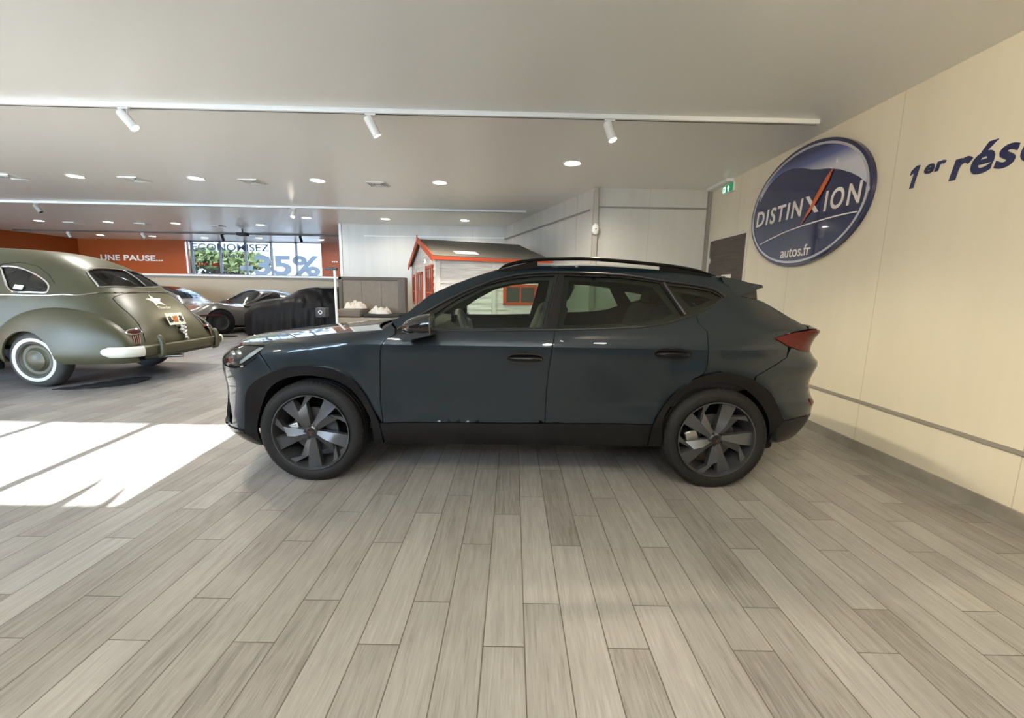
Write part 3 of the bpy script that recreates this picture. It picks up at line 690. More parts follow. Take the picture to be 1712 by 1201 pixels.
hl = [(y-CY, z-CZ) for y, z in hill]
a2, b2 = EA-.054, EB-.054
def onell(y): return b2*math.sqrt(max(0, 1-(y/a2)**2))
cap = [(y, z) for y, z in hl]
top = [(a2*math.cos(g), b2*math.sin(g)) for g in [math.asin(min(1, hl[-1][1]/b2*1.0)) + (PI-2*math.asin(hl[-1][1]/b2))*k/40 for k in range(41)]]
# ends of the hill lie on the ellipse; walk back over the top from the near (small y) end
top = sorted(top, key=lambda p: p[0]); top = [p for p in top if p[1] > .05 and p[0] < hl[0][0]]
face('sky_artwork', cap+top, -.0385, -.0355, sky_mat())
orange_sl = mat('orange_red_slash', (.62, .13, .03), rough=.2, coat=.5)
def RW(y, z): return (y-CY, z-CZ)
sl = [RW(4.060, 2.415), RW(4.10, 2.36), RW(4.20, 2.24), RW(4.30, 2.12), RW(4.425, 1.965), RW(4.33, 2.06), RW(4.22, 2.18), RW(4.12, 2.31)]
sl = [RW(4.055, 2.42), RW(4.13, 2.36), RW(4.24, 2.22), RW(4.34, 2.08), RW(4.43, 1.965), RW(4.30, 2.08), RW(4.19, 2.20), RW(4.10, 2.32)]
face('orange_slash', sl, -.046, -.042, orange_sl)
arc = catmull([RW(5.12, 1.862), RW(4.9, 1.905), RW(4.65, 1.945), RW(4.38, 1.97), (RW(4.1, 1.985)), RW(3.9, 1.990), RW(3.72, 1.986)], 6)
arp = arc + [(y, z-.011) for y, z in arc[::-1]]
face('white_arc', arp, -.040, -.0355, m_wtxt)
def sign_text(s, size, y0, y1, z0, bold=.0, shear=0.0, m=m_wtxt, par=sg, x=-.037, name='sign_text', slope=0.0, spacing=1.0):
    o = text_mesh(name, s, size, m, par, .002, bold, shear, spacing)
    xs = [v.co.x for v in o.data.vertices]; a, b = min(xs), max(xs)
    for v in o.data.vertices: v.co.y += slope*(v.co.x-a); v.co.x = (v.co.x-a)*(y0-y1)/(b-a)
    place(o, (x, y0-CY, z0-CZ), (0, -1, 0), (0, 0, 1)); return o
sign_text('DISTIN', .235, 5.235, 4.43, 2.068, .004, .10, spacing=1.22)
# the X: a single stroke crossed by the slash
MB().add(*yz([RW(4.395, 2.235), RW(4.35, 2.235), RW(4.19, 2.064), RW(4.245, 2.064)], -.040, -.0355)).build('sign_text', m_wtxt, sg)
sign_text('ION', .25, 4.125, 3.70, 2.055, .004, .08, spacing=1.25)
sign_text('autos.fr', .155, 4.70, 4.235, 1.672, .001)
sign_text('R', .05, 4.035, 4.008, 2.447, .0, 0)
rg = MB(); Aq = [(.030*math.cos(2*PI*k/24), .030*math.sin(2*PI*k/24)) for k in range(24)]
rg.tube([(-.037, 4.022-CY+p[0], 2.465-CZ+p[1]) for p in Aq], .0018, 6, True).build('registered_mark_ring', m_wtxt, sg)
navy_v = mat('navy_vinyl', (.016, .022, .085), rough=.35)
def wall_word(s, y0, y1, z0, caph, lab, bold, shear):
    size = caph/.73; o = text_mesh('lettering', s, size, navy_v, None, .003, bold*size, shear, 1.1)
    xs = [v.co.x for v in o.data.vertices]; a, b = min(xs), max(xs)
    for v in o.data.vertices: v.co.x = (v.co.x-a)*(y0-y1)/(b-a)
    place(o, (XR-.004, y0, z0), (0, -1, 0), (0, 0, 1)); tag(o, lab, 'lettering'); return o
one = [(.012, .0), (.042, .0), (.072, .150), (.046, .150), (.008, .122), (.004, .094), (.034, .108)]
o1 = MB().prism(one, 0, .004).build('lettering', navy_v); place(o1, (XR-.004, 3.305, 2.065), (0, -1, 0), (0, 0, 1)); tag(o1, 'navy figure 1 lettering at the start of the wall slogan', 'lettering')
wall_word('er', 3.195, 3.045, 2.142, .088, 'small raised navy er lettering after the figure 1', .03, .2)
wall_word('réseau', 3.005, 2.18, 2.055, .185, 'navy réseau lettering running out of the picture on the right wall', .026, .2)

# smoke detector on the corner strip
sdt = empty('smoke_detector', (1.20, 6.54, 2.20), 0, 'white oval detector on the corner strip of the jog wall', 'detector')
MB().lathe([(0, -.05), (.03, -.048), (.052, -.03), (.058, 0), (.055, .01)], Matrix.Translation((0, 0, 0)) @ Matrix.Rotation(-PI/2, 4, 'X') @ Matrix.Scale(1.5, 4, (0, 1, 0)) , 24).build('housing', white_plastic, sdt)
MB().lathe([(0, -.006), (.010, -.005), (.010, 0)], Matrix.Translation((0, -.048, .0)) @ Matrix.Rotation(-PI/2, 4, 'X'), 12).build('lens', matte_black, sdt)

# ---- ceiling: recessed downlights, vents, tracks, spotlights
DL = [(.683, 5.41), (-1.08, 6.45), (-2.84, 6.45), (-4.59, 6.45), (-6.33, 6.45),
      (-1.10, 9.78), (-2.85, 9.76), (-4.60, 9.78), (-6.34, 11.0), (-8.45, 11.0), (-10.1, 10.97), (-11.8, 10.95),
      (-6.20, 14.1), (-8.08, 13.9), (-9.94, 14.1), (-11.45, 13.9), (-13.05, 13.85)]
DLX = [(1.2, .1), (.55, -.65), (-1.6, .2), (-4.3, .2)]   # lamps of the same grid above and behind the camera
glow = mat('downlight_diffuser', (1, 1, 1), rough=.5, emit=(1, .93, .80), es=22)
dl_me = None
def downlight(x, y, label, warm, power, first=[None]):
    o = empty('recessed_downlight', (x, y, CEIL), 0, label, 'ceiling light', 'recessed downlights in the ceiling')
    if first[0] is None:
        a = MB().lathe([(.085, -.002), (.105, -.010), (.115, -.004), (.115, .0)], None, 32).build('trim_ring', white_paint, o)
        b = MB().lathe([(.0001, -.004), (.05, -.0045), (.088, -.004)], None, 32).build('diffuser', glow, o)
        first[0] = (a, b)
    else:
        for s in first[0]:
            c = s.copy(); C.objects.link(c); c.parent = o
    l = bpy.data.lights.new('lamp_glow', 'AREA'); l.shape = 'DISK'; l.size = .16; l.energy = power; l.color = warm; l.spread = math.radians(150)
    lo = bpy.data.objects.new('lamp_glow', l); C.objects.link(lo); lo.parent = o; lo.location = (0, 0, -.012)
    return o
names = ['over the rear of the crossover, nearest the corner', 'first from the right in the front row', 'second from the right in the front row', 'third from the right in the front row', 'fourth from the right in the front row, over the vintage saloon',
         'nearest the playhouse in the middle row', 'second from the right in the middle row', 'third from the right in the middle row, beside a spotlight',
         'right end of the fourth row, before the window', 'second from the right in the fourth row', 'third from the right in the fourth row', 'left end of the fourth row',
         'right end of the last row by the window', 'last row, above the middle of the back window', 'last row, above the left end of the back window', 'last row, above the orange wall', 'left end of the last row']
for (x, y), nm in zip(DL, names): downlight(x, y, 'round recessed downlight ' + nm, (1, .92, .77) if x > -3 else (1, .95, .86), DLP if y < 8 else DLP*.45)
for k, (x, y) in enumerate(DLX): downlight(x, y, ['round recessed downlight above the photographer to the right', 'round recessed downlight just behind the photographer', 'round recessed downlight left of the photographer', 'round recessed downlight above the sunlit floor'][k], (1, .88, .66), DLP)

m_slot = mat('dark_vent_slot', (.03, .03, .03), rough=.8)
def vent(x, y, label, first=[None]):
    o = empty('ceiling_vent', (x, y, CEIL), 0, label, 'vent', 'square air vents in the ceiling')
    if first[0] is None:
        b = MB()
        for k in range(4):
            r = .14-k*.033; b.box(-r, r, -r, -r+.012, -.014, 0).box(-r, r, r-.012, r, -.014, 0).box(-r, -r+.012, -r, r, -.014, 0).box(r-.012, r, -r, r, -.014, 0)
        a = b.build('louvre_frame', white_paint, o); c = box('shadow_gap', -.135, .135, -.135, .135, -.005, -.001, m_slot, o); first[0] = (a, c)
    else:
        for s in first[0]:
            c = s.copy(); C.objects.link(c); c.parent = o
for x, y, nm in [(-2.02, 6.6, 'rightmost, between two downlights of the front row'), (-3.85, 6.58, 'in the front row, second from the right'), (-5.57, 6.56, 'in the front row, above the vintage saloon'), (-7.38, 6.54, 'in the front row at the left edge'),
                 (-7.62, 11.3, 'of the far row, before the window'), (-9.41, 11.2, 'of the far row, over the white coupe'), (-11.2, 11.2, 'of the far row, over the vintage saloon roof')]:
    vent(x, y, 'square ceiling vent ' + nm)
pj = empty('ceiling_projector', (-7.35, 11.9, CEIL), 0, 'dark device hanging from the ceiling on a short rod', 'device')
MB().tube([(0, 0, 0), (0, 0, -.10)], .015).build('rod', m_slot, pj); box('housing', -.12, .12, -.1, .1, -.17, -.09, m_slot, pj, .01)

m_track = white_paint
def track(name, x0, y0, x1, y1, label, m, groove=True):
    o = empty(name, ((x0+x1)/2, (y0+y1)/2, CEIL), math.atan2(y1-y0, x1-x0), label, 'lighting track'); L = math.hypot(x1-x0, y1-y0)/2
    box('rail', -L, L, -.032, .032, -.038, 0, m, o, .003); box('groove', -L+.01, L-.01, -.006, .006, -.0395, -.0375, m_slot, o)
    return o
track('lighting_track', -6.6, 3.87, 2.65, 4.03, 'long white lighting track across the ceiling above the crossover', m_track)
track('lighting_track', -13.5, 8.34, .22, 8.52, 'white lighting track in the middle of the ceiling ending by the slanted wall', m_track)
track('lighting_track', -14.5, 12.72, -4.3, 12.86, 'dark lighting track near the back window', mat('grey_track', (.12, .11, .10), rough=.5))
spot_glow = mat('spotlight_lens_lit', (1, 1, 1), emit=(1, .93, .80), es=40)
def spotlight(x, y, aim, label, lit, m, power, sc=1.0):
    o = empty('track_spotlight', (x, y, CEIL-.04), 0, label, 'spotlight', 'cylinder spotlights on the ceiling tracks')
    MB().box(-.045, .045, -.017, .017, -.014, 0).tube([(.02, 0, -.012), (.02, 0, -.05), (.0, 0, -.06)], .007).build('track_adapter', m, o)
    q = Vector(aim).normalized().to_track_quat('-Z', 'Y').to_matrix().to_4x4()
    Mx = Matrix.Translation((0, 0, -.075)) @ q @ Matrix.Translation((0, 0, .03))
    MB().lathe([(0, .03), (.032, .028), (.037, .02), (.037, -.135), (.033, -.138), (.031, -.128)], Mx, 28).build('lamp_body', m, o)
    MB().lathe([(.0001, -.131), (.031, -.130)], Mx, 24).build('lens', spot_glow if lit else m_slot, o)
    if lit:
        l = bpy.data.lights.new('spot_beam', 'SPOT'); l.energy = power; l.spot_size = math.radians(95); l.spot_blend = .8; l.color = (1, .84, .58); l.shadow_soft_size = .03
        lo = bpy.data.objects.new('spot_beam', l); C.objects.link(lo); lo.parent = o
        lo.matrix_local = Matrix.Translation((0, 0, -.075)) @ q @ Matrix.Translation((0, 0, -.115))
    return o
spotlight(-3.345, 3.915, (.62, .10, -.80), 'lit white spotlight on the front track, left above the sunlit floor', True, white_plastic, SPP)
spotlight(-1.257, 3.955, (.40, .22, -.80), 'lit white spotlight on the front track, middle one of three', True, white_plastic, SPP)
spotlight(.814, 3.99, (.28, -.25, -.90), 'lit white spotlight on the front track, rightmost above the crossover', True, white_plastic, SPP)
track('lighting_track', -3.0, .45, 2.2, .53, 'added unseen lighting track above the photographer, carrying the extra wall lamp', m_track)  # track added out of view for the extra wall lamp
spotlight(.55, .50, (2.35, 2.35, -.95), 'added unseen spotlight above the photographer, brightening the wall lettering', True, white_plastic, 125)  # extra lamp added out of view to brighten the right wall
spotlight(-4.22, 8.46, (.05, -.5, -.8), 'lit spotlight on the middle track before the back window', True, white_plastic, SPP*.5)
spotlight(-9.05, 8.40, (.6, 0, -.8), 'unlit grey spotlight at the left of the middle track', False, mat('grey_spot', (.35, .33, .30), rough=.5), 0)
for x, nm in [(-12.94, 'left one'), (-10.78, 'second from the left')]: spotlight(x, 12.75, (.5, 0, -.8), 'unlit white spotlight on the far track, ' + nm, False, white_plastic, 0)
for x, nm in [(-8.5, 'over the left part of the window'), (-6.22, 'over the right part of the window')]: spotlight(x, 12.79, (.25, 0, -.9), 'unlit dark spotlight on the far track ' + nm, False, matte_black, 0)

# ---- outside the back window: pavement, hedge-like tree, pale building with orange canopy, parked van
box('street', -40, 30, 15.6, 60, -.15, -.02, mat('pale_asphalt', (.42, .42, .42), rough=.9)).__setitem__('kind', 'structure')
box('forecourt', -45, 30, -40, -1.6, -.15, -.02, mat('pale_paving', (.42, .41, .39), rough=.9)).__setitem__('kind', 'structure')
tr = empty('tree', (-16.5, 24.0, 0), 0, 'bright green tree seen through the left panes of the back window', 'tree')
MB().tube([(0, 0, -.05), (.1, 0, 1.2), (0, .1, 2.6)], [.18, .14, .08]).build('trunk', mat('bark', (.12, .09, .06), rough=.9), tr)
lf = MB(); rn = random.Random(3)
for k in range(2600):
    g = rn.uniform(0, 2*PI); ph = math.acos(rn.uniform(-1, 1)); r = rn.uniform(.55, 1)**.5
    c = Vector((3.0*r*math.sin(ph)*math.cos(g), 1.6*r*math.sin(ph)*math.sin(g), 2.55+.55*r*math.cos(ph)+.2*math.sin(3*g)))
    a = Vector((rn.uniform(-1, 1), rn.uniform(-1, 1), rn.uniform(-1, 1))).normalized()*rn.uniform(.12, .22); b = a.orthogonal().normalized()*a.length*.6
    lf.add([c-a, c+b, c+a, c-b], [(0, 1, 2, 3)])
lf.build('foliage', mat('leaf_green', (.085, .12, .035), rough=.6, noise=.5, nscale=3), tr)
bd = empty('building', (-9.5, 33, 0), 0, 'pale building with an orange striped canopy beyond the right panes', 'building')
box('facade', -4.5, 9.0, 0, 6, 0, 4.2, mat('pale_render', (.5, .5, .5), rough=.8), bd); box('canopy', -4.0, 8.5, -2.0, 0, 3.05, 3.35, mat('canopy_grey', (.45, .47, .52), rough=.6), bd)
box('orange_stripe', -4.02, 8.52, -2.03, -2.0, 3.05, 3.16, mat('canopy_orange', (.75, .28, .03), rough=.5), bd)
vn = empty('van', (-10.2, 24.5, 0), 0, 'pale parked van behind the percent sign of the window lettering', 'van')
vm = mat('pale_grey_paint', (.42, .46, .52), rough=.3, coat=.4)
grid('body', lambda u, v: ((u-.5)*4.6*(1-.12*math.sin(v*PI)), -1.0+0*u, .3) if False else ((u-.5)*4.6, 1.0*math.cos(v*PI), .35+1.6*(math.sin(v*PI)**.45)*(.55+.45*sstep(0, .22, u)*sstep(1.0, .9, u))), 24, 24, vm, vn)
MB().box(-1.2, -.2, -.99, -.93, 1.25, 1.7).box(.0, .9, -.99, -.93, 1.25, 1.7).build('side_windows', matte_black, vn)
for x in (-1.4, 1.4): MB().lathe([(0, -.1), (.2, -.1), (.32, -.08), (.33, 0), (.32, .08), (0, .1)], Matrix.Translation((x, -.95, .33)) @ Matrix.Rotation(PI/2, 4, 'X'), 24).build('wheel', rubber, vn)

# ================================================================ the crossover
car = empty('crossover_car', (0.03, YC, 0), 0, 'dark petrol grey crossover car parked side-on in the middle of the showroom', 'car')
car_off = car.location.copy()
# parts are modelled in world coordinates, then parented without moving
CARP = []
def cpart(o, name=None, mirror=True, lab=None):
    """take a near-side part into the car and make its far-side twin"""
    CARP.append(o)
    if lab: o['label'] = lab
    if mirror:
        q = mirror_y(o, YC, o.name.split('.')[0]); CARP.append(q)
        if lab: q['label'] = lab
    return o
CEN = (0, YC, .7)
CREASE = [(-1.13, .93), (-.5, .93), (.3, .93), (1.22, .93)]
def sp(name, outline, m, holes=(), off=0.0, thick=.014, step=.03, stv=None, mirror=True, lab=None, **k):
    o = panel(name, outline, S, m, None, holes, step, stv, thick, off, CEN, **k)
    return cpart(o, mirror=mirror, lab=lab)
def clean(P): return [tuple(p) for p in P]
roofE = OL['roof_edge']; hatchE = OL['hatch_edge']
def ZE(s): return ZTOP(PX(s))-.02
# --- gap-shifted versions so neighbouring panels leave a 4 mm shut line
def sh(P, dx=0, dz=0): return [(a+dx, b+dz) for a, b in P]
G2 = .0025
df = OL['door_front_fwd']; dg = OL['door_gap']; dr = OL['door_rear_aft']
af_o, ar_o = OL['arch_F_out'], OL['arch_R_out']
SILLZ = lambda x: .425+.012*x
dlo = OL['dlo']   # starts at the front corner, over the top, back underneath
dlo_bot = dlo[12:]           # rear tip bottom .. to front corner
# front door skin (below the glass line)
fd = sh(df, G2) + [(-.816, SILLZ(-.8)-.0)][:0]
fd_low = [p for p in fd if p[1] > SILLZ(p[0])]
front_door = fd_low + [(fd_low[-1][0]+.002, SILLZ(-.81)), (dg[4][0]-G2, SILLZ(.22))] + [(a-G2, b) for a, b in dg[3::-1]] + [(-.2151, 1.0186), (-.4906, 1.0105), (-.629, .9974)]
sp('front_door', front_door, paint, step=.021, crease=CREASE)
# rear door skin
archR_front = [(a-.004, b+.004) for a, b in ar_o if a < 1.25]
archR_front = [p for p in archR_front if p[1] > SILLZ(.9)+.01]
rd = [(a+G2, b) for a, b in dg[:4]] + [(dg[4][0]+G2, SILLZ(.22))] + [(archR_front[0][0]-.006, SILLZ(.9))] + archR_front + [(a-G2, b) for a, b in dr[::-1]][:-2] + [(1.1866-.004, 1.1425), (1.0879, 1.113), (.9779, 1.0833), (.8115, 1.0562), (.5438, 1.042)]
sp('rear_door', rd, paint, step=.021, crease=CREASE)
# front fender
bg = OL['bump_front_gap']
fe_top = [(s, ZE(s)) for s in (-1.5764, -1.5, -1.4, -1.3, -1.2, -1.1, -1.0, -.9, -.82)]
archF_top = [(a, b+.004) for a, b in af_o if a > -1.55]
archF_top = [p for p in archF_top if p[1] > .43]
fender = [(bg[0][0]+.003, bg[0][1]+.01), (-1.578, .905)] + fe_top + [(-.775, 1.052), (-.742, 1.025), (-.7371-G2, .9888+.004)] + [(a-G2, b) for a, b in df[1:] if b > SILLZ(a)] + [(-.833-G2, SILLZ(-.8))] + archF_top[::-1][0:] + [(bg[1][0]+.003, bg[1][1])]
sp('front_fender', fender, paint, step=.021, crease=CREASE)
# rear quarter with C-pillar
brg = OL['bump_rear_gap']; tl = OL['tail']
archR_top = [(a, b+.004) for a, b in ar_o if 1.2 < a < 1.56 and b > .76]
quarter = [(a+G2, b) for a, b in dr[1:]] + [(1.21, .772), (1.317, .797), (1.4961, .7597), (1.535, .742)] + [(brg[3][0]-.004, brg[3][1]+.002), (brg[2][0]-.004, brg[2][1]+.004), (brg[1][0]-.004, brg[1][1]+.004), (1.757, .952)] + [(1.6607-.008, 1.0058+.0)] + [(1.8112, 1.0502), (1.93, 1.066)] + [(1.95, 1.078), (1.8709+.06, 1.1105)] + [(a, b) for a, b in hatchE[5:0:-1]] + [(1.4543, 1.3764), (1.43, 1.382)] + [(1.4, 1.335), (1.432, 1.263)] + [(1.4211+.004, 1.2597-.006), (1.30, 1.1955)]
sp('rear_quarter_panel', quarter, paint, step=.022)
# side of the roof: A-pillar and cant rail
top = [(a, b) for a, b in roofE]
dt = dlo[:12]
cant = top + [(1.43, 1.382), (1.4, 1.335), (1.432, 1.263)] + [(a+.0, b+.004) for a, b in dt[11::-1]]
sp('roof_side_rail', cant, paint, step=.02)
# black glass surround with three panes
gf, gr_, gq = OL['glass_front'], OL['glass_rear'], OL['glass_quarter']
dlo_in = [(a, b) for a, b in dlo]
sp('window_surround', dlo_in, gloss_black, holes=[clean(gf), clean(gr_), clean(gq)], off=-.005, thick=.012, step=.022, lab='gloss black window surround with pillars')
gcl = sp('front_side_window', gf, clear_tint, off=-.011, thick=0, step=.05, lab='pale green clear glass')
sp('rear_side_window', gr_, privacy, off=-.011, thick=0, step=.05, lab='dark tinted glass')
sp('quarter_window', gq, privacy, off=-.011, thick=0, step=.04, lab='dark tinted glass')
# thin satin pillar strips proud of the glass
def strip(name, P, w, m, off=.002, mirror=True):
    """narrow bar following surface points"""
    q = catmull(P, 6) if len(P) > 2 else [(P[0][0]+(P[1][0]-P[0][0])*t/8, P[0][1]+(P[1][1]-P[0][1])*t/8) for t in range(9)]
    o = MB().tube([S(a, b, off) for a, b in q], w, 8).build(name, m); return cpart(o, mirror=mirror)
strip('window_seal', [(-.70, 1.004), (-.5, 1.0155), (-.2151, 1.0235), (.2699, 1.036), (.5438, 1.046), (.8115, 1.0602), (.9779, 1.0873), (1.0879, 1.117), (1.1866, 1.1468), (1.30, 1.199), (1.4211, 1.2597)], .006, satin_black, .001)
strip('window_seal', [(a, b+.001) for a, b in dlo[:12]], .006, satin_black, .001)
strip('pillar_trim', [(1.003, 1.345), (1.115, 1.142)], .012, satin_black, 0)
strip('pillar_trim', [(.30, 1.383), (.205, 1.05)], .010, satin_black, -.004)

# front bumper skin: from the wheel arch round to the centre of the nose
NS = PX.x[0]
hd = OL['head']
hdp = [(-1.5764, .8969), (-1.6353, .8336), (-1.7136, .7774), (-1.79, .760), (-1.87, .772), (-1.935, .80), (-1.925, .845), (-1.87, .873), (-1.80, .889), (-1.70, .897)]
nose_top = [(s, min(ZE(s), .93)) for s in (-1.60, -1.70, -1.80, -1.90, -2.0, -2.15, -2.35)]
nose_c = NS
archF_front = [(a, b) for a, b in af_o if a < -1.52]      # bottom to top
archF_front = [(-1.735, .335)] + archF_front[1:]
slot = [(-1.985, .655), (-1.86, .49), (-1.83, .43), (-1.835, .372), (-2.04, .365), (-2.06, .60)]
bump = [(bg[0][0]-.002, bg[0][1]), (bg[1][0]-.002, bg[1][1])] + archF_front[::-1] + [(-1.80, .325), (-1.93, .335), (-2.2, .34), (nose_c, .345), (nose_c, .60), (-2.42, .60), (-2.35, .80), (nose_c, .80), (nose_c, .865), (-2.35, .895), (-2.15, .905), (-2.0, .905), (-1.93, .875)] + [(-1.945, .80), (-1.88, .762), (-1.79, .750), (-1.7136+.006, .7674), (-1.6353+.01, .8226)]
bump = bump[:]
sp('front_bumper', bump, paint, holes=[slot])
sp('headlight_brow', [(-1.578, .905), (-1.575, .922), (-1.66, .918), (-1.8, .908), (-1.93, .902), (-2.0, .905), (-1.935, .878), (-1.87, .879), (-1.80, .8945), (-1.70, .9025)], paint, thick=.01)
# grille, air curtain and lip
sp('grille_mesh', [(-2.36, .79), (-2.43, .60), (nose_c, .60), (nose_c, .79)], matte_black, off=-.03, thick=.0)
sp('air_curtain', [(a, b) for a, b in slot], matte_black, off=-.035, thick=0, lab='dark air inlet')
sp('front_lip', [(-1.735, .333), (-1.80, .325), (-1.93, .335), (-2.2, .34), (nose_c, .345), (nose_c, .27), (-2.2, .262), (-1.95, .268), (-1.80, .24), (-1.70, .212), (-1.66, .22)], gloss_black, off=-.004, thick=.02)
sp('splitter_blade', [(-1.745, .345), (-1.80, .352), (-1.93, .362), (-2.2, .368), (-2.2, .335), (-1.93, .328), (-1.80, .318), (-1.74, .318)], gloss_black, off=.010, thick=.012)
# headlight: dark bowl, glass, light strip and projector
hl_in = sp('headlight', hdp, satin_black, off=-.030, thick=0, lab='headlamp unit')
hl2 = [o for o in CARP if o.name.startswith('headlight') and not o.name.startswith('headlight_brow')]
for side, o in enumerate(hl2):
    def P(s, z, off=0.0, side=side):
        p = S(s, z, off); return (p[0], p[1] if side == 0 else 2*YC-p[1], p[2])
    g = panel('lamp_glass', hdp, P, glass('headlight_glass', (.85, .88, .85)) if 'headlight_glass' not in MATS else MATS['headlight_glass'], None, (), .03, None, 0, .0, CEN); g.parent = o
    led = mat('led_strip_grey', (.55, .58, .6), rough=.2, metal=.3)
    panel('light_strip', [(-1.59, .890), (-1.65, .842), (-1.73, .790), (-1.755, .781), (-1.745, .80), (-1.68, .850), (-1.625, .889)], P, led, None, (), .02, None, .004, -.014, CEN).parent = o
    for (s, z) in ((-1.79, .836), (-1.86, .828)):
        c = Vector(P(s, z, -.028)); d = (Vector(P(s, z, .02))-c)
        MB().lathe([(.0, .012), (.016, .010), (.026, .004), (.030, -.004)], Matrix.Translation(c) @ d.to_track_quat('Z', 'Y').to_matrix().to_4x4(), 20).build('projector_lens', steel, o)
# sill and arches
sp('sill_trim', [(-.855, SILLZ(-.8)-.004), (.0, SILLZ(0)-.004), (.925, SILLZ(.9)-.004), (.912, .36), (.92, .275), (.0, .262), (-.83, .255), (-.832, .30)], clad, off=.006, thick=.03, lab='dark sill cladding')
def arch(name, out, inn, lab):
    o = catmull(out, 4); i = catmull(inn, 4)
    sp(name, o + i[::-1], clad, off=.014, thick=.03, step=.03, lab=lab)
AFO = [(-1.735, .335)] + af_o[1:-2] + [(-.853, .41), (-.838, .262)]
AFI = [(-1.665, .215), (-1.66, .3343), (-1.6319, .4617), (-1.5638, .618), (-1.4333, .7023), (-1.2761, .7229), (-1.1258, .6971), (-1.0173, .6307), (-.9398, .5113), (-.9043, .4187), (-.899, .2534)]
arch('wheel_arch_trim', AFO, AFI, 'gloss black front arch trim')
ARO = ar_o + []
ARI = [(.9996, .2774), (.9851, .4732), (1.0606, .5982), (1.1645, .6806), (1.3121, .7182), (1.4613, .6968), (1.5961, .5992), (1.6686, .4927), (1.705, .365)]
arch('wheel_arch_trim', ARO, ARI, 'dark rear arch trim')
# rear bumper skin
TS = PX.x[-1]
rb = [(brg[3][0]+.002, brg[3][1]-.002), (brg[2][0]+.001, brg[2][1]), (brg[1][0]+.001, brg[1][1]), (1.787, .945)] + [(1.9133, .912), (2.05, .905), (2.3, .90), (TS, .90), (TS, .50), (2.3, .50), (2.06, .495), (1.9145, .4906), (1.775, .470)] + [(1.7332+.008, .5442), (1.6547+.008, .6633), (1.55, .735)]
sp('rear_bumper', rb, paint)
sp('rear_lower_trim', [(1.765, .464), (1.9145, .4856), (2.06, .490), (2.3, .494), (TS, .495), (TS, .30), (2.3, .30), (2.06, .315), (1.93, .305), (1.81, .298), (1.735, .306), (1.73, .40)], satin_black, off=.002, thick=.03, lab='black lower rear bumper trim')
strip('bumper_crease', [(1.80, .665), (1.93, .672), (2.02, .664)], .003, paint, .0)
sp('rear_reflector', [(1.985, .605), (2.03, .60), (2.05, .572), (2.02, .553), (1.985, .565)], red_lens, off=.004, thick=.006, step=.015)
# tail light wraps round the corner, joined by a light bar
tlo = [(1.6607, 1.0058), (1.8112, 1.0442), (1.95, 1.060), (2.08, 1.055), (2.42, 1.04), (2.42, .985), (2.10, .930), (1.98, .915), (1.9133, .9167), (1.7606, .9574)]
sp('tail_light', tlo, red_lens, off=.004, thick=.02, step=.02, lab='dark red tail lamp')
sp('tail_light_bar', [(2.425, 1.04), (TS, 1.04), (TS, .985), (2.425, .985)], red_lens, off=.0, thick=.02, lab='dark red centre light bar')
sp('tailgate', [(1.80, .9515), (1.9133, .9130), (1.98, .910), (2.10, .925), (2.42, .980), (TS, .98), (TS, .905), (2.3, .905), (2.05, .91)], paint)
sp('tailgate_lip', [(1.94, 1.066), (2.08, 1.061), (2.42, 1.046), (TS, 1.046), (TS, 1.07), (2.3, 1.075), (2.0, 1.078)], paint, thick=.01)
# fuel flap shut line and door shut line reveals
strip('shut_line', [(1.182, 1.10), (1.205, 1.075), (1.233, 1.043)], .0018, matte_black, .0)
# underbody: dark tub seen through gaps
ub = MB()
ub.box(-1.72, 1.85, YC-.70, YC+.70, .20, .34, .03)
ub.box(-.86, .95, YC-.80, YC+.80, .235, .30, .02)
cpart(ub.build('underbody', matte_black), mirror=False)

# ---- top surfaces bridging the two sides
def bridge(name, E, bx, bz, m, n=22, lab=None, k=6, nt_=None, pw=2.2, off=0.0, vlim=1.0):
    """E: (s, z) edge points on the near side; bx, bz: how far the centre line bulges"""
    rows = [(a, b, bx[i], bz[i]) for i, (a, b) in enumerate(E)]; rows = catmull(rows, k)
    V = []; F = []; m_ = 2*n+1
    for a, b, x, z in rows:
        p = S(a, b, off)
        for j in range(-n, n+1):
            v = j/n*vlim; g = 1-abs(v)**pw
            V.append((p[0]+x*g, YC-(YC-p[1])*v, p[2]+z*g))
    for i in range(len(rows)-1):
        for j in range(m_-1): F.append((i*m_+j, (i+1)*m_+j, (i+1)*m_+j+1, i*m_+j+1))
    o = mesh_obj(name, V, F, m, None, True)
    bm = bmesh.new(); bm.from_mesh(o.data); bmesh.ops.recalc_face_normals(bm, faces=bm.faces[:])
    up = sum(f.normal.z for f in bm.faces)
    if up < 0: bmesh.ops.reverse_faces(bm, faces=bm.faces[:])
    bm.to_mesh(o.data); bm.free()
    CARP.append(o)
    if lab: o['label'] = lab
    return o
hoodE = [(-1.93, .878), (-1.80, .900), (-1.66, .915)] + [(s, ZE(s)) for s in (-1.5, -1.35, -1.2, -1.05, -.9, -.82)]
bridge('hood', hoodE, [-.235, -.285, -.25, -.22, -.20, -.18, -.17, -.17, -.19], [-.005, .0, .006, .008, .008, .008, .008, .006, .0], paint, lab='long smooth engine cover')
bridge('cowl', [(-.82, ZE(-.82)-.006), (-.78, 1.043), (-.765, 1.060)], [-.15, -.14, -.12], [0, -.012, -.02], matte_black)
bridge('windshield', [tuple(p) for p in roofE[0:8]], [-.13, -.12, -.10, -.08, -.06, -.05, -.04, -.03], [-.03, -.03, -.02, -.01, .0, .01, .02, .03], clear_tint, vlim=.985, lab='raked clear glass windscreen')
bridge('roof', [tuple(p) for p in roofE[7:16]], [-.03, -.03, 0, 0, 0, 0, 0, .02, .03], [.03, .042, .045, .045, .045, .04, .035, .03, .025], paint)
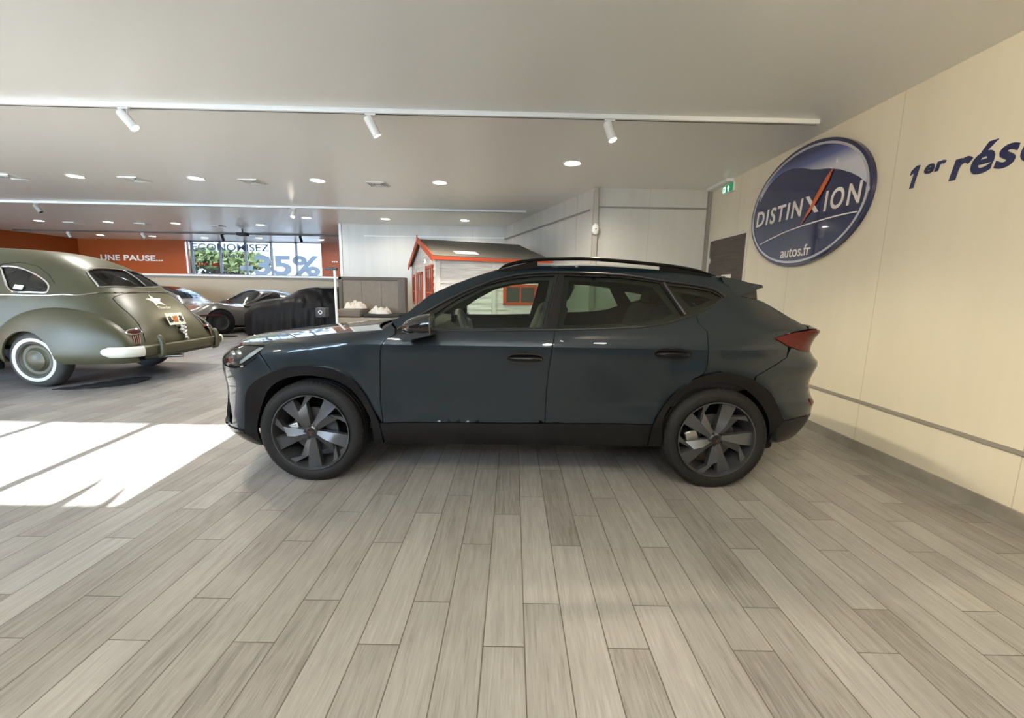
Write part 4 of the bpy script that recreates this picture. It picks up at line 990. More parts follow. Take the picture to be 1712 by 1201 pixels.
bridge('rear_window', [(1.4543, 1.3764), (1.4856, 1.2906), (1.5384, 1.2637), (1.6959, 1.2378), (1.8009, 1.199), (1.8709, 1.1535), (1.94, 1.10)], [.10, .16, .17, .17, .18, .19, .20], [.02, .03, .03, .02, .01, .0, -.01], privacy, lab='dark raked tailgate glass')
bridge('tailgate_deck', [(1.94, 1.10), (1.95, 1.085), (2.0, 1.072)], [.20, .20, .185], [-.01, -.01, -.008], paint)
# spoiler: solid wing over the rear window with a dark gloss fin below
def spo(name, prof, w0, w1, m, lab=None):
    """prof: (x, z) loop; swept across the car, narrowing plan towards the tail corners"""
    V = []; F = []; N = 16; n = len(prof)
    for j in range(N+1):
        t = -1+2*j/N; w = w0*t
        for x, z in prof: V.append((x+.06*(1-abs(t)**2.5), YC+w, z+.018*(1-abs(t)**2)))
    for j in range(N):
        for i in range(n): F.append((j*n+i, j*n+(i+1) % n, (j+1)*n+(i+1) % n, (j+1)*n+i))
    F.append(tuple(range(n))); F.append(tuple(N*n+i for i in range(n))[::-1])
    b = MB().add(V, F, False); o = b.build(name, m); CARP.append(o)
    if lab: o['label'] = lab
    return o
def pxz(s, z): p = S(s, z); return p
wsp = YC-S(1.5, 1.35)[1]
spo('roof_spoiler', [(1.40, 1.392), (1.48, 1.386), (1.60, 1.356), (1.685, 1.343), (1.692, 1.325), (1.66, 1.315), (1.53, 1.262), (1.47, 1.29)], wsp+.012, .5, paint, 'body coloured roof spoiler')
for sg_ in (-1, 1):
    y = YC+sg_*(wsp-.02)
    b = MB(); Pq = [(1.52, 1.268), (1.66, 1.312), (1.672, 1.246), (1.60, 1.215)]
    b.add([(x, y-.012, z) for x, z in Pq]+[(x, y+.012, z) for x, z in Pq], [(0, 1, 2, 3), (7, 6, 5, 4)]+[(i, 4+i, 4+(i+1) % 4, (i+1) % 4) for i in range(4)])
    CARP.append(b.build('spoiler_fin', gloss_black))
# roof rails
def rail_side(sg_):
    P = [(-.115, 1.408), (-.06, 1.440), (.02, 1.463), (.15, 1.484), (.30, 1.492), (.57, 1.494), (.98, 1.466), (1.15, 1.447), (1.28, 1.424), (1.38, 1.400)]
    Q = []
    for i, (x, z) in enumerate(P):
        w = YC-S(min(x, 1.35), min(z-.02, 1.43) if 1 else z)[1]; w = YC-S(x, 1.41)[1]-.005
        Q.append((x, YC+sg_*w, z))
    Q = catmull(Q, 5); b = MB()
    n = 10; V = []; F = []
    for i, (x, y, z) in enumerate(Q):
        e = min(1, i/6, (len(Q)-1-i)/6); e = max(.25, e)
        for k in range(n): g = 2*PI*k/n; V.append((x, y+math.cos(g)*.017, z+math.sin(g)*.0125*e))
    for i in range(len(Q)-1):
        for k in range(n): F.append((i*n+k, i*n+(k+1) % n, (i+1)*n+(k+1) % n, (i+1)*n+k))
    F += [tuple(range(n))[::-1], tuple((len(Q)-1)*n+k for k in range(n))]
    b.add(V, F, True)
    # solid feet
    def foot(xa, xb, taper):
        w = YC-S((xa+xb)/2, 1.41)[1]-.005; y = YC+sg_*w
        zt = lambda x: Spl(P)(x)
        b.add([(xa, y-.018, min(zt(xa), 1.5)-.004), (xb, y-.018, zt(xb)-.004), (xb, y-.005, taper[1]), (xa, y-.005, taper[0]), (xa, y+.018, zt(xa)-.004), (xb, y+.018, zt(xb)-.004), (xb, y+.005, taper[1]), (xa, y+.005, taper[0])],
              [(0, 1, 2, 3), (7, 6, 5, 4), (0, 4, 5, 1), (1, 5, 6, 2), (2, 6, 7, 3), (3, 7, 4, 0)])
    foot(-.10, .16, (1.395, 1.430)); foot(.99, 1.34, (1.425, 1.385))
    CARP.append(b.build('roof_rail', mat('rail_black', (.004, .004, .004), rough=.16, spec=.3)))
rail_side(-1); rail_side(1)
# door handles with their bowls
def handle(P, key, mir):
    cx = sum(p[0] for p in P)/len(P); cz = sum(p[1] for p in P)/len(P)
    x0, x1 = min(p[0] for p in P), max(p[0] for p in P); z0, z1 = min(p[1] for p in P), max(p[1] for p in P)
    def W(s, z, off=0.0):
        p = S(s, z, off); return (p[0], p[1] if not mir else 2*YC-p[1], p[2])
    bowl = panel('handle_bowl', catmull(P, 4, True), W, gloss_black, None, (), .012, None, .004, .0015, CEN); bowl['label'] = 'dark recess behind the handle'; CARP.append(bowl)
    # bar: slim faceted grip standing off the door
    L = (x1-x0)/2-.006; H2 = .0125; V = []; F = []; n = 12; N = 18; H2 = .0155
    for i in range(N+1):
        t = -1+2*i/N; e = (1-abs(t)**6)**.5 if abs(t) < 1 else 0; e = max(e, .25)
        o_ = .030*(1-abs(t)**4)+.006
        for k in range(n):
            g = 2*PI*k/n
            p = W(cx+t*L, cz-.006+math.sin(g)*H2*e, o_+math.cos(g)*.010); V.append(p)
    for i in range(N):
        for k in range(n): F.append((i*n+k, i*n+(k+1) % n, (i+1)*n+(k+1) % n, (i+1)*n+k))
    F += [tuple(range(n)), tuple(N*n+k for k in range(n))]
    CARP.append(MB().add(V, F, True).build('door_handle', clad))
    if key:
        c = Vector(W(cx+L*.86, cz-.006, .022)); d = Vector(W(cx+L*.86, cz-.006, .05))-c
        CARP.append(MB().lathe([(.0, .006), (.0055, .005), (.0065, 0)], Matrix.Translation(c) @ d.to_track_quat('Z', 'Y').to_matrix().to_4x4(), 14).build('key_barrel', steel))
for mir in (False, True):
    handle(OL['handle_F'], not mir, mir); handle(OL['handle_R'], False, mir)
# side mirrors
def mirror_unit(sg_):
    # rounded wedge housing
    cx, cz = -.548, 1.062; cy = YC+sg_*(.92+.06)
    V = []; F = []; nu, nv = 28, 20
    for i in range(nu+1):
        u = i/nu; x = -.668+.183*u                         # front .. rear face
        e = (1-(1-u)**2.4)**.5 if u < 1 else 1
        hz = (.004+.066*e); cyy = sg_*(.92+.075+.02*u); hy = .010+.088*e
        zc = 1.040+.026*u
        for k in range(nv):
            g = 2*PI*k/nv; c, s = math.cos(g), math.sin(g)
            c = math.copysign(abs(c)**.75, c); s = math.copysign(abs(s)**.8, s)
            V.append((x, YC+cyy+hy*c, zc+hz*s*(1.0 if s > 0 else .72)))
    for i in range(nu):
        for k in range(nv): F.append((i*nv+k, i*nv+(k+1) % nv, (i+1)*nv+(k+1) % nv, (i+1)*nv+k))
    F += [tuple(range(nv)), tuple(nu*nv+k for k in range(nv))]
    h = MB().add(V, F, True).build('side_mirror', gloss_black); h['label'] = 'gloss black door mirror'; CARP.append(h)
    y = YC+sg_*1.0
    box('mirror_glass', -.4855, -.482, YC+sg_*1.015-.075, YC+sg_*1.015+.075, 1.015, 1.115, mat('mirror_silver', (.7, .7, .7), rough=.02, metal=1.0), h)
    # lower shell and arm
    P = []
    b = MB()
    prof = [(-.480, 1.000), (-.478, 1.026), (-.55, 1.022), (-.615, 1.000), (-.650, .965), (-.640, .955), (-.585, .972), (-.53, .985)]
    for a, c_, hw in ((0, 0, 0),):
        pass
    ya, yb = YC+sg_*.895, YC+sg_*1.085
    n = len(prof)
    V = [(x, ya, z-.005) for x, z in prof]+[(x, yb, z+.012) for x, z in prof]
    b.add(V, [tuple(range(n)), tuple(range(n, 2*n))[::-1]]+[(i, n+i, n+(i+1) % n, (i+1) % n) for i in range(n)])
    o = b.build('mirror_arm', satin_black, h)
mirror_unit(-1); mirror_unit(1)

# ---- interior
def interior():
    # inner skins of the side: dark trim inside with window apertures
    def I(s, z, off=0.0): return S(s, z, off-.045)
    gfi = [(-.56, 1.03), (-.49, 1.10), (-.36, 1.188), (-.18, 1.285), (-.02, 1.327), (.15, 1.347), (.245, 1.350), (.175, 1.045), (-.2, 1.034)]
    gri = [(.38, 1.352), (.72, 1.342), (.94, 1.315), (1.055, 1.145), (.96, 1.108), (.80, 1.082), (.54, 1.068), (.33, 1.060)]
    gqi = [(1.09, 1.285), (1.2, 1.272), (1.31, 1.25), (1.345, 1.237), (1.18, 1.185)]
    out = [(-.74, .50), (-.76, 1.0), (-.70, 1.085), (-.55, 1.205), (-.40, 1.28), (-.25, 1.345), (-.1, 1.385), (.1, 1.41), (.5, 1.42), (.9, 1.405), (1.2, 1.38), (1.4, 1.35), (1.46, 1.28), (1.6, 1.22), (1.75, 1.18), (1.78, 1.0), (1.75, .72), (.9, .5)]
    o = panel('interior_side_trim', out, I, trim_dark, None, [gfi, gri, gqi], .05, None, 0, 0, CEN); cpart(o)
    # headliner
    b = MB(); b.box(-.05, 1.45, YC-.60, YC+.60, 1.385, 1.40, .004); CARP.append(b.build('headliner', trim_grey))
    b = MB(); b.box(-.95, 1.75, YC-.80, YC+.80, .34, .38); CARP.append(b.build('cabin_floor', matte_black))
    # dashboard
    prof = [(-.88, .98), (-.72, 1.035), (-.52, 1.03), (-.42, .985), (-.40, .90), (-.50, .80), (-.55, .60), (-.85, .55)]
    n = len(prof); V = [(x, YC-.78, z) for x, z in prof]+[(x, YC+.78, z) for x, z in prof]
    CARP.append(MB().add(V, [tuple(range(n))[::-1], tuple(range(n, 2*n))]+[(i, (i+1) % n, n+(i+1) % n, n+i) for i in range(n)]).build('dashboard', trim_dark))
    MBx = MB().box(-.50, -.47, YC-.12, YC+.12, 1.0, 1.12, .006); CARP.append(MBx.build('centre_screen', gloss_black))
    # steering wheel on the near (left) side
    c = Vector((-.33, YC-.37, .955)); Mx = Matrix.Translation(c) @ Matrix.Rotation(math.radians(68), 4, 'Y')
    R = .178; st = MB().tube([Mx @ Vector((R*math.cos(2*PI*k/36), R*math.sin(2*PI*k/36), 0)) for k in range(36)], .0165, 10, True)
    st.box(0, 0, 0, 0, 0, 0) if False else None
    for a in (0, PI, PI/2): st.tube([Mx @ Vector((.03*math.cos(a), .03*math.sin(a), 0)), Mx @ Vector((R*math.cos(a), R*math.sin(a), 0))], .014, 8)
    st.lathe([(0, .03), (.05, .02), (.06, -.01), (0, -.02)], Mx, 20); st.tube([c, c+Vector((-.25, 0, -.10))], .03, 10)
    CARP.append(st.build('steering_wheel', trim_grey))
    # seats
    def seat(x, y, w, lab=None):
        r = MB(); r.box(x-.52, x-.0, y-w, y+w, .40, .66, .06)
        k = r; V = []
        bm = bmesh.new(); bmesh.ops.create_cube(bm, size=1)
        def tilt(v): return Vector((x-.02+ (v.z)*.33, y+v.y, .62+v.z))
        b0 = MB().box(-.07, .07, -w, w, 0, .58, .05); r.add([tuple(Vector((x+p[0]+p[2]*.40, y+p[1], .60+p[2]))) for p in b0.V], b0.F, True)
        b1 = MB().box(-.05, .05, -w*.5, w*.5, .62, .76, .04); r.add([tuple(Vector((x+p[0]+p[2]*.40, y+p[1], .58+p[2]))) for p in b1.V], b1.F, True)
        bm.free(); o = r.build('seat', trim_dark); CARP.append(o)
    seat(.10, YC-.37, .25); seat(.10, YC+.37, .25)
    seat(.98, YC-.36, .30); seat(.98, YC+.36, .30)
    b = MB().box(1.28, 1.70, YC-.7, YC+.7, .98, 1.0); CARP.append(b.build('parcel_shelf', matte_black))
interior()

# ---- wheels
def wheel_unit(cx, side, rot):
    """side -1: near. faces -y (near) or +y"""
    cyf = YC+side*.905          # outer face plane of the tyre
    F4 = Matrix.Translation((cx, cyf, .338)) @ (Matrix.Rotation(PI/2, 4, 'X') if side < 0 else Matrix.Rotation(-PI/2, 4, 'X')) @ Matrix.Rotation(rot, 4, 'Z')
    R = .248     # rim radius
    RT = .338
    rim = MB()
    # barrel and lip
    rim.lathe([(R+.004, .002), (R+.005, .009), (R-.001, .009), (R-.006, -.004), (R-.006, -.014), (R-.008, -.05), (R-.028, -.10), (R-.03, -.19), (R+.0, -.20), (R, -.185), (R-.014, -.10), (R-.0, -.02), (R+.008, -.006)], F4, 64)
    tops = [(.13, .10), (.42, .245), (.68, .37), (.73, .66), (.84, .515), (.66, .15), (.975, .175), (.96, -.19), (.50, -.125), (.13, -.085)]
    zt = [.0, -.006, -.012, -.004, -.003, -.012, -.003, -.003, -.008, .0]
    ridge = [((.14, .01), .003), ((.40, .05), .026), ((.62, .11), .012), ((.80, .0), .004)]
    for q in range(5):
        a = q*2*PI/5; fl_ = -1
        def T(p, z):
            r_, l_ = p[0]*R, -p[1]*R
            return F4 @ Vector((r_*math.cos(a)-l_*math.sin(a), r_*math.sin(a)+l_*math.cos(a), z-.012))
        V = [T(p, z) for p, z in zip(tops, zt)] + [T(p, z) for p, z in ridge] + [T(p, z-.040) for p, z in zip(tops, zt)]
        n = len(tops); r0 = n
        Fc = [(0, r0, r0+1, 1), (1, r0+1, r0+2, 2), (2, r0+2, 5), (2, 5, 4, 3), (r0+2, 6, 5), (r0+2, r0+3, 6), (r0+3, 7, 6), (r0+1, 8, r0+3, r0+2), (8, 7, r0+3), (r0, 9, 8, r0+1), (0, 9, r0)]
        Fs = [(i, (i+1) % n, n+4+(i+1) % n, n+4+i) for i in range(n)]
        rim.add(V, Fc+Fs, False)
        rim.add(V[-n:], [tuple(range(n))])
    rim.lathe([(0, -.004), (.030, -.004), (.034, -.008), (.050, -.016), (.052, -.05), (.0, -.05)], F4, 32)
    w = rim.build('wheel', rim_grey)
    w['label'] = 'dark graphite five-spoke alloy wheel'
    CARP.append(w)
    # tyre with tread blocks
    prof = [(R-.004, -.016), (R+.010, .002), (R+.028, .008), (R+.055, .008), (RT-.022, .002), (RT-.008, -.008), (RT-.003, -.022)]
    for k in range(4):
        y0 = -.03-k*.04; prof += [(RT, y0), (RT, y0-.030), (RT-.008, y0-.032), (RT-.008, y0-.038)]
    prof += [(RT-.004, -.192), (RT-.02, -.206), (R+.03, -.214), (R, -.20)]
    tb = MB().lathe(prof, F4, 96)
    for k in range(72):
        g = 2*PI*k/72; c, s = math.cos(g), math.sin(g); d = .011
        def Q(r, t, h): return F4 @ Vector((r*c-t*s, r*s+t*c, h))
        tb.add([Q(RT-.024, -d, .0045), Q(RT-.024, d, .0045), Q(RT-.004, d, -.010), Q(RT-.004, -d, -.010), Q(RT+.001, d, -.026), Q(RT+.001, -d, -.026), Q(RT-.03, -d, -.01), Q(RT-.03, d, -.01)],
               [(0, 1, 2, 3), (3, 2, 4, 5), (0, 3, 6), (1, 7, 2), (3, 5, 6), (2, 7, 4)])
    t = tb.build('tyre', rubber, w)
    MB().lathe([(.07, -.075), (.150, -.075), (.150, -.095), (.07, -.095)], F4, 48, True).build('brake_disc', mat('dark_disc_iron', (.10, .10, .10), rough=.4, metal=.9), w)
    cb = MB(); V0 = MB().box(-.17, -.085, .0, .09, -.115, -.05, .01); cb.add([F4 @ Matrix.Rotation(-rot+.35*(1 if side < 0 else -1), 4, 'Z') @ Vector(p) for p in V0.V], V0.F, True); cb.build('brake_caliper', steel, w)
    MB().lathe([(0, .004), (.026, .002), (.029, -.006)], F4, 28).build('hub_cap', satin_black, w)
    # small copper tribal emblem on the cap
    em = [(-.013, .010), (-.004, .006), (-.003, -.012), (0, -.015), (.003, -.012), (.004, .006), (.013, .010), (.008, .0), (.0065, .004), (.002, .002), (-.002, .002), (-.0065, .004), (-.008, .0)]
    MB().prism([(x, y) for x, y in em], .0045, .006, F4 @ Matrix.Rotation(-rot, 4, 'Z')).build('hub_emblem', mat('copper_badge', (.45, .22, .13), rough=.3, metal=1.0), w)
    for k in range(5):
        g = (k+.5)*2*PI/5+.15; Mx = F4 @ Matrix.Translation((.042*math.cos(g)*1.0, .042*math.sin(g), 0))
        MB().lathe([(0, -.002), (.008, -.003), (.009, -.014)], Mx, 10).build('wheel_bolt', satin_black, w)
    # dark liner of the wheel housing, open below and towards the outside
    return w
WF = -1.305; WR = 1.342
wheel_unit(WF, -1, math.radians(-90+2)); wheel_unit(WR, -1, math.radians(90-18)); wheel_unit(WF, 1, .3); wheel_unit(WR, 1, .9)
for cx in (WF, WR):
    for sg_ in (-1, 1):
        V = []; F = []; n = 24
        for k in range(n+1):
            g = PI*k/n*1.02-.01*PI; r = .405
            for y in (.885, .58): V.append((cx+r*math.cos(g), YC+sg_*y, .335+r*.98*math.sin(g)))
        for k in range(n): F.append((2*k, 2*k+1, 2*k+3, 2*k+2))
        c0 = len(V); V.append((cx, YC+sg_*.58, .3)); F += [(2*k+1, 2*k+3, c0) for k in range(n)]
        CARP.append(MB().add(V, F, True).build('wheel_liner', matte_black))
        CARP.append(MB().tube([(cx, YC+sg_*.6, .34), (cx, YC+sg_*.83, .34)], .06, 12).build('axle_hub', satin_black))
def adopt(root, parts):
    off = root.location.copy(); rz = root.rotation_euler.z
    inv = (Matrix.Translation(off) @ Matrix.Rotation(rz, 4, 'Z')).inverted()
    for o in parts:
        o.parent = root
        o.data.transform(inv)
        for ch in o.children: ch.data.transform(inv)
        o.data.update()
adopt(car, CARP)

# ================================================================ the vintage saloon
olive = mat('olive_drab_satin_paint', (.058, .055, .027), rough=.44, coat=.15, coat_rough=.3, noise=.06, nscale=2)
ivory = mat('ivory_paint', (.74, .72, .62), rough=.4)
vs = empty('vintage_saloon', (-6.6, GY, 0), 0, 'olive green 1940s fastback saloon with whitewall tyres and a white star on its tail', 'car')
VP = []
GC = (GX-1.5, GY, .9)
def vadd(o, lab=None):
    VP.append(o)
    if lab: o['label'] = lab
    return o
def gp(name, outline, m, holes=(), off=0.0, thick=.006, step=.04, stv=None, lab=None):
    return vadd(panel(name, outline, G, m, None, holes, step, stv or step*.8, thick, off, GC), lab)
rw = catmull(OG['rear_win'], 3, True)
sw = catmull(OG['side_win'], 3, True)
swf = [(2-0, 0)]  # far side twin
sw2 = [(u, 2-a) for u, a in sw]
fw = [(1.95, .225), (1.93, .36), (1.85, .40), (2.0, .43), (2.55, .44), (2.75, .42), (3.05, .33), (3.1, .24)]
fw = [(1.86, .235), (1.84, .36), (1.90, .405), (2.45, .415), (2.47, .235)]
fw3 = [(2.55, .235), (2.53, .41), (2.85, .40), (3.12, .33), (3.22, .24)]
ws = [(3.26, .55), (3.30, .42), (3.50, .40), (3.60, .50), (3.62, 1.5), (3.50, 1.60), (3.30, 1.58), (3.26, 1.45)]
ws = [(3.30, .45), (3.52, .40), (3.62, .62), (3.62, 1.38), (3.52, 1.6), (3.30, 1.55), (3.27, 1.0)]
hs = [rw, sw, sw2, fw, [(u, 2-a) for u, a in fw], fw3, [(u, 2-a) for u, a in fw3], ws]
hull_outline = [(0.0, .03), (5.33, .03), (5.33, 1.97), (0.0, 1.97)]
gp('body_shell', hull_outline, olive, hs, thick=0, step=.05, stv=.03)
for h, nm in ((rw, 'rear_window'), (sw, 'rear_side_window'), (sw2, 'rear_side_window'), (fw, 'door_window'), ([(u, 2-a) for u, a in fw], 'door_window'), (fw3, 'door_window'), ([(u, 2-a) for u, a in fw3], 'door_window'), (ws, 'windscreen')):
    o = gp(nm, h, glass('vintage_glass', (.72, .75, .70)) if 'vintage_glass' not in MATS else MATS['vintage_glass'], off=-.012, thick=0, step=.08, lab='chrome framed glass')
    V = [G(u, a, .002) for u, a in dens(h, .03)]
    t = MB().tube(V, .011, 8, True).build('chrome_frame', chrome, o)
# tail closing panel below the deck
def Gt(u, a, off=0.0):
    p = G(0, a); return (p[0]+.02*(1-abs(1-a)**2)*(1-u**6)+off, p[1], GB-.02+(p[2]-GB+.02)*u)
vadd(grid('tail_valance', lambda u, v: Gt(u, .03+1.94*v), 8, 30, olive))
# interior: seat backs and dark lining
b = MB().box(GX-1.65, GX-1.45, GY-.65, GY+.65, .6, 1.18, .06).box(GX-3.0, GX-2.8, GY-.62, GY+.62, .6, 1.15, .06); vadd(b.build('seat', mat('brown_seat_cloth', (.10, .075, .06), rough=.9)))
b = MB().box(GX-3.2, GX-.9, GY-.68, GY+.68, .45, .50).box(GX-1.42, GX-.75, GY-.6, GY+.6, .98, 1.0); vadd(b.build('cabin_floor', matte_black))
b = MB().tube([Vector((GX-3.05, GY-.3, 1.1))+Vector((.05*math.sin(2*PI*k/20), .2*math.cos(2*PI*k/20), .2*math.sin(2*PI*k/20))) for k in range(20)], .012, 6, True); vadd(b.build('steering_wheel', satin_black))
# belt moulding and lines
bl = [(4.0, .255), (3.0, .235), (2.2, .228)] + [tuple(p) for p in OG['belt']]
bl = [(3.9, .30), (3.0, .215), (2.2, .21), (1.542, .2232), (1.0949, .2466), (.80, .30), (.6705, .3421), (.55, .44), (.4526, .6079), (.425, .80), (.4192, .9633)]
bl = bl + [(u, 2-a) for u, a in bl[-2::-1]]
vadd(MB().tube([G(u, a, .004) for u, a in catmull(bl, 5)], .007, 6).build('belt_moulding', chrome))
tk = [(.4, 1.0), (.415, .80)] + [tuple(p) for p in OG['trunk'][1:]]
tk2 = catmull(tk[1:], 4)
lidl = tk2[::-1] + [(u, 2-a) for u, a in tk2]
vadd(MB().tube([G(u, a, .0005) for u, a in lidl], .0045, 5).build('boot_lid_line', matte_black))
vadd(MB().tube([G(u, a, .001) for u, a in [(1.78, .36), (1.70, .44), (1.5, .475), (1.3, .46), (1.12, .40), (1.00, .345)]], .004, 5).build('door_line', matte_black))
vadd(MB().tube([G(u, a, .0005) for u, a in [(1.80, .42), (1.78, .25), (1.80, .15), (1.85, .06)]], .004, 5).build('door_line', matte_black))
# rear window divider
vadd(MB().tube([G(u, 1.10, .004) for u in (.50, .6, .7, .78)], .008, 6).build('window_divider', chrome))
# star, script, plate
gp('white_star', [tuple(p) for p in OG['star']], ivory, off=.003, thick=.003, step=.02, lab='white five-pointed star painted on the boot lid')
tm = text_mesh('tail_script', 'Thunder', .075, ivory, None, .001, .0, .3)
xs = [v.co.x for v in tm.data.vertices]; a_, b_ = min(xs), max(xs)
for v in tm.data.vertices:
    aa = .925+.225*(v.co.x-a_)/(b_-a_); uu = .207-.01*(v.co.x-a_)/(b_-a_)+.0-v.co.y*-.55
    v.co = Vector(G(.204+v.co.y*.62, aa, .004+v.co.z))
vadd(tm, 'small pale script on the boot lid')
pc = [Vector(G(*OG['plate'][0])), Vector(G(*OG['plate'][1])), Vector(G(*OG['plate'][2])), Vector(G(*OG['plate'][3]))]
P0 = Vector((-4.755, 5.98, .80)); PXD = Vector((-.10, 1, 0)).normalized(); PZD = Vector((-.42, 0, 1)).normalized(); PN = PXD.cross(PZD).normalized()
def PQ(a, b, c=0.0): return P0+PXD*a+PZD*b+PN*c
def plate_box(name, a0, a1, b0, b1, c0, c1, m, par=None):
    V = [PQ(a, b, c) for c in (c0, c1) for b in (b0, b1) for a in (a0, a1)]
    return MB().add(V, [(0, 2, 3, 1), (4, 5, 7, 6), (0, 1, 5, 4), (2, 6, 7, 3), (0, 4, 6, 2), (1, 3, 7, 5)]).build(name, m, par)
pl = vadd(plate_box('number_plate', -.165, .165, -.085, .085, .020, .026, ivory), 'cream number plate with black and orange characters')
def ptext(s, a, b, h, m, w=None, bold=.0):
    o = text_mesh('plate_text', s, h/.73, m, pl, .001, bold)
    xs = [v.co.x for v in o.data.vertices]; x0, x1 = min(xs), max(xs)
    if w:
        for v in o.data.vertices: v.co.x = (v.co.x-x0)*w/(x1-x0)
    place(o, PQ(a, b, .028), PXD, PZD)
ptext('60', -.150, -.045, .085, satin_black, .070, .008); ptext('-', -.078, -.05, .085, satin_black, .018, .008); ptext('007', -.055, -.045, .085, mat('plate_orange', (.45, .12, .02), rough=.5), .105, .008)
ptext('-', .056, -.05, .085, satin_black, .018, .008); ptext('SX', .078, -.045, .085, satin_black, .072, .008)
vadd(plate_box('plate_bracket', -.05, .05, -.115, -.06, -.03, .02, olive))
# chrome boot ornament
om = MB(); rn = random.Random(5)
for k in range(9):
    a = -.02+rn.uniform(-.03, .03); bq = -.13-.022*k; r = .040 if k < 3 else .034-.001*k
    c = PQ(a+.03, bq, .035+rn.uniform(0, .015)); om.lathe([(0, r*.8), (r*.6, r*.6), (r, 0), (r*.6, -r*.6), (0, -r*.8)], Matrix.Translation(c) @ Matrix.Rotation(rn.uniform(0, 3), 4, 'X'), 10)
vadd(om.build('boot_handle', chrome), 'cast chrome boot handle')
# rear lamps with ribs
for sg_, (u0, a0) in ((-1, (.112, .30)), (1, (.1005, 1.72))):
    c = Vector(G(u0, a0, 0)); c2 = Vector(G(u0, a0, .1)); d = (c2-c).normalized(); d = Vector((.86, -.45 if sg_ < 0 else .45, .12)).normalized()
    q = d.to_track_quat('Z', 'Y').to_matrix().to_4x4(); Mx = Matrix.Translation(c) @ q
    side = Vector((-d.y, d.x, 0)).normalized(); up = d.cross(side)*-1 if d.cross(side).z < 0 else d.cross(side)
    def W(a, b, h): return c + side*a + up*b + d*h
    ringp = [W(.080*math.cos(2*PI*k/28), .032*math.sin(2*PI*k/28), .045) for k in range(28)]
    b = MB().tube(ringp, .012, 8, True); lamp = vadd(b.build('rear_lamp', chrome), 'oval chrome rear lamp over five ribs')
    V = [W(.074*math.cos(2*PI*k/28), .028*math.sin(2*PI*k/28), .050) for k in range(28)] + [W(.075*math.cos(2*PI*k/28), .03*math.sin(2*PI*k/28), -.03) for k in range(28)]
    MB().add(V, [tuple(range(28))]+[(k, 28+k, 28+(k+1) % 28, (k+1) % 28) for k in range(28)]).build('lamp_lens', mat('dull_red_lens', (.10, .015, .012), rough=.3), lamp)
    rb_ = MB()
    for k in range(5): x = -.045+.0225*k; rb_.tube([W(x, -.035, .045), W(x*.9, -.10, .055), W(x*.8, -.155, .055)], .006, 6)
    rb_.build('rib_trim', mat('copper_ribs', (.42, .25, .19), rough=.35, metal=.7), lamp)
# bumper
def bump_path(t):   # t -1..1 across
    x = -4.545 - .10*(abs(t)**3) ; return Vector((x, GY+.78*t, .455))
bp = [Vector((-5.02, 5.10, .455)), Vector((-4.86, 5.06, .455)), Vector((-4.70, 5.10, .455)), Vector((-4.60, 5.22, .455))] + [Vector((-4.545-.03*abs(t)**2, GY+.66*t, .455)) for t in (-.8, -.4, 0, .4, .8)] + [Vector((-4.60, 6.68, .455)), Vector((-4.70, 6.80, .455)), Vector((-4.86, 6.84, .455)), Vector((-5.02, 6.80, .455))]
bp = catmull(bp, 5)
def bar(name, P, m, hz, lab=None, e0=True, e1=True):
    prof = [(-.012, -1), (.012, -.72), (.022, -.3), (.024, .25), (.014, .75), (-.012, 1)]; V = []; F = []; n = len(prof)
    N = len(P)
    for i, p in enumerate(P):
        p = Vector(p); t = (Vector(P[min(i+1, N-1)])-Vector(P[max(i-1, 0)])).normalized(); nr = Vector((t.y, -t.x, 0)).normalized()
        k = 1.0
        if e0: k = min(k, .35+.65*min(1, i/5))
        if e1: k = min(k, .35+.65*min(1, (N-1-i)/5))
        for a, b_ in prof: V.append(p+nr*a+Vector((0, 0, b_*hz*k)))
    for i in range(N-1):
        for k in range(n-1): F.append((i*n+k, i*n+k+1, (i+1)*n+k+1, (i+1)*n+k))
        F.append((i*n+n-1, i*n, (i+1)*n, (i+1)*n+n-1))
    F += [tuple(range(n)), tuple((N-1)*n+k for k in range(n))[::-1]]
    return vadd(MB().add(V, F, True).build(name, m), lab)
i1 = 17
bar('bumper', bp[i1-1:-i1+1], olive, .064, 'olive painted bumper bar', False, False)
bar('bumper_tip', bp[:i1], ivory, .064, 'white painted bumper corner', True, False); bar('bumper_tip', bp[-i1:], ivory, .064, 'white painted bumper corner', False, True)
for y in (5.45, 6.47):
    x = -4.545; P = [(x-.02, y, .372), (x+.018, y, .385), (x+.028, y, .46), (x+.026, y, .54), (x+.008, y, .60), (x-.012, y, .612)]
    b = MB().tube(catmull(P, 4), [.034]*20+[.034], 10); vadd(b.build('overrider', olive))
vadd(MB().tube([(-5.2, 5.75, .30), (-4.75, 5.85, .305), (-4.60, 5.88, .31)], .024, 12).build('exhaust_pipe', steel))
for y in (5.5, 6.4): vadd(MB().box(-4.95, -4.56, y-.03, y+.03, .43, .48).build('bumper_bracket', satin_black))
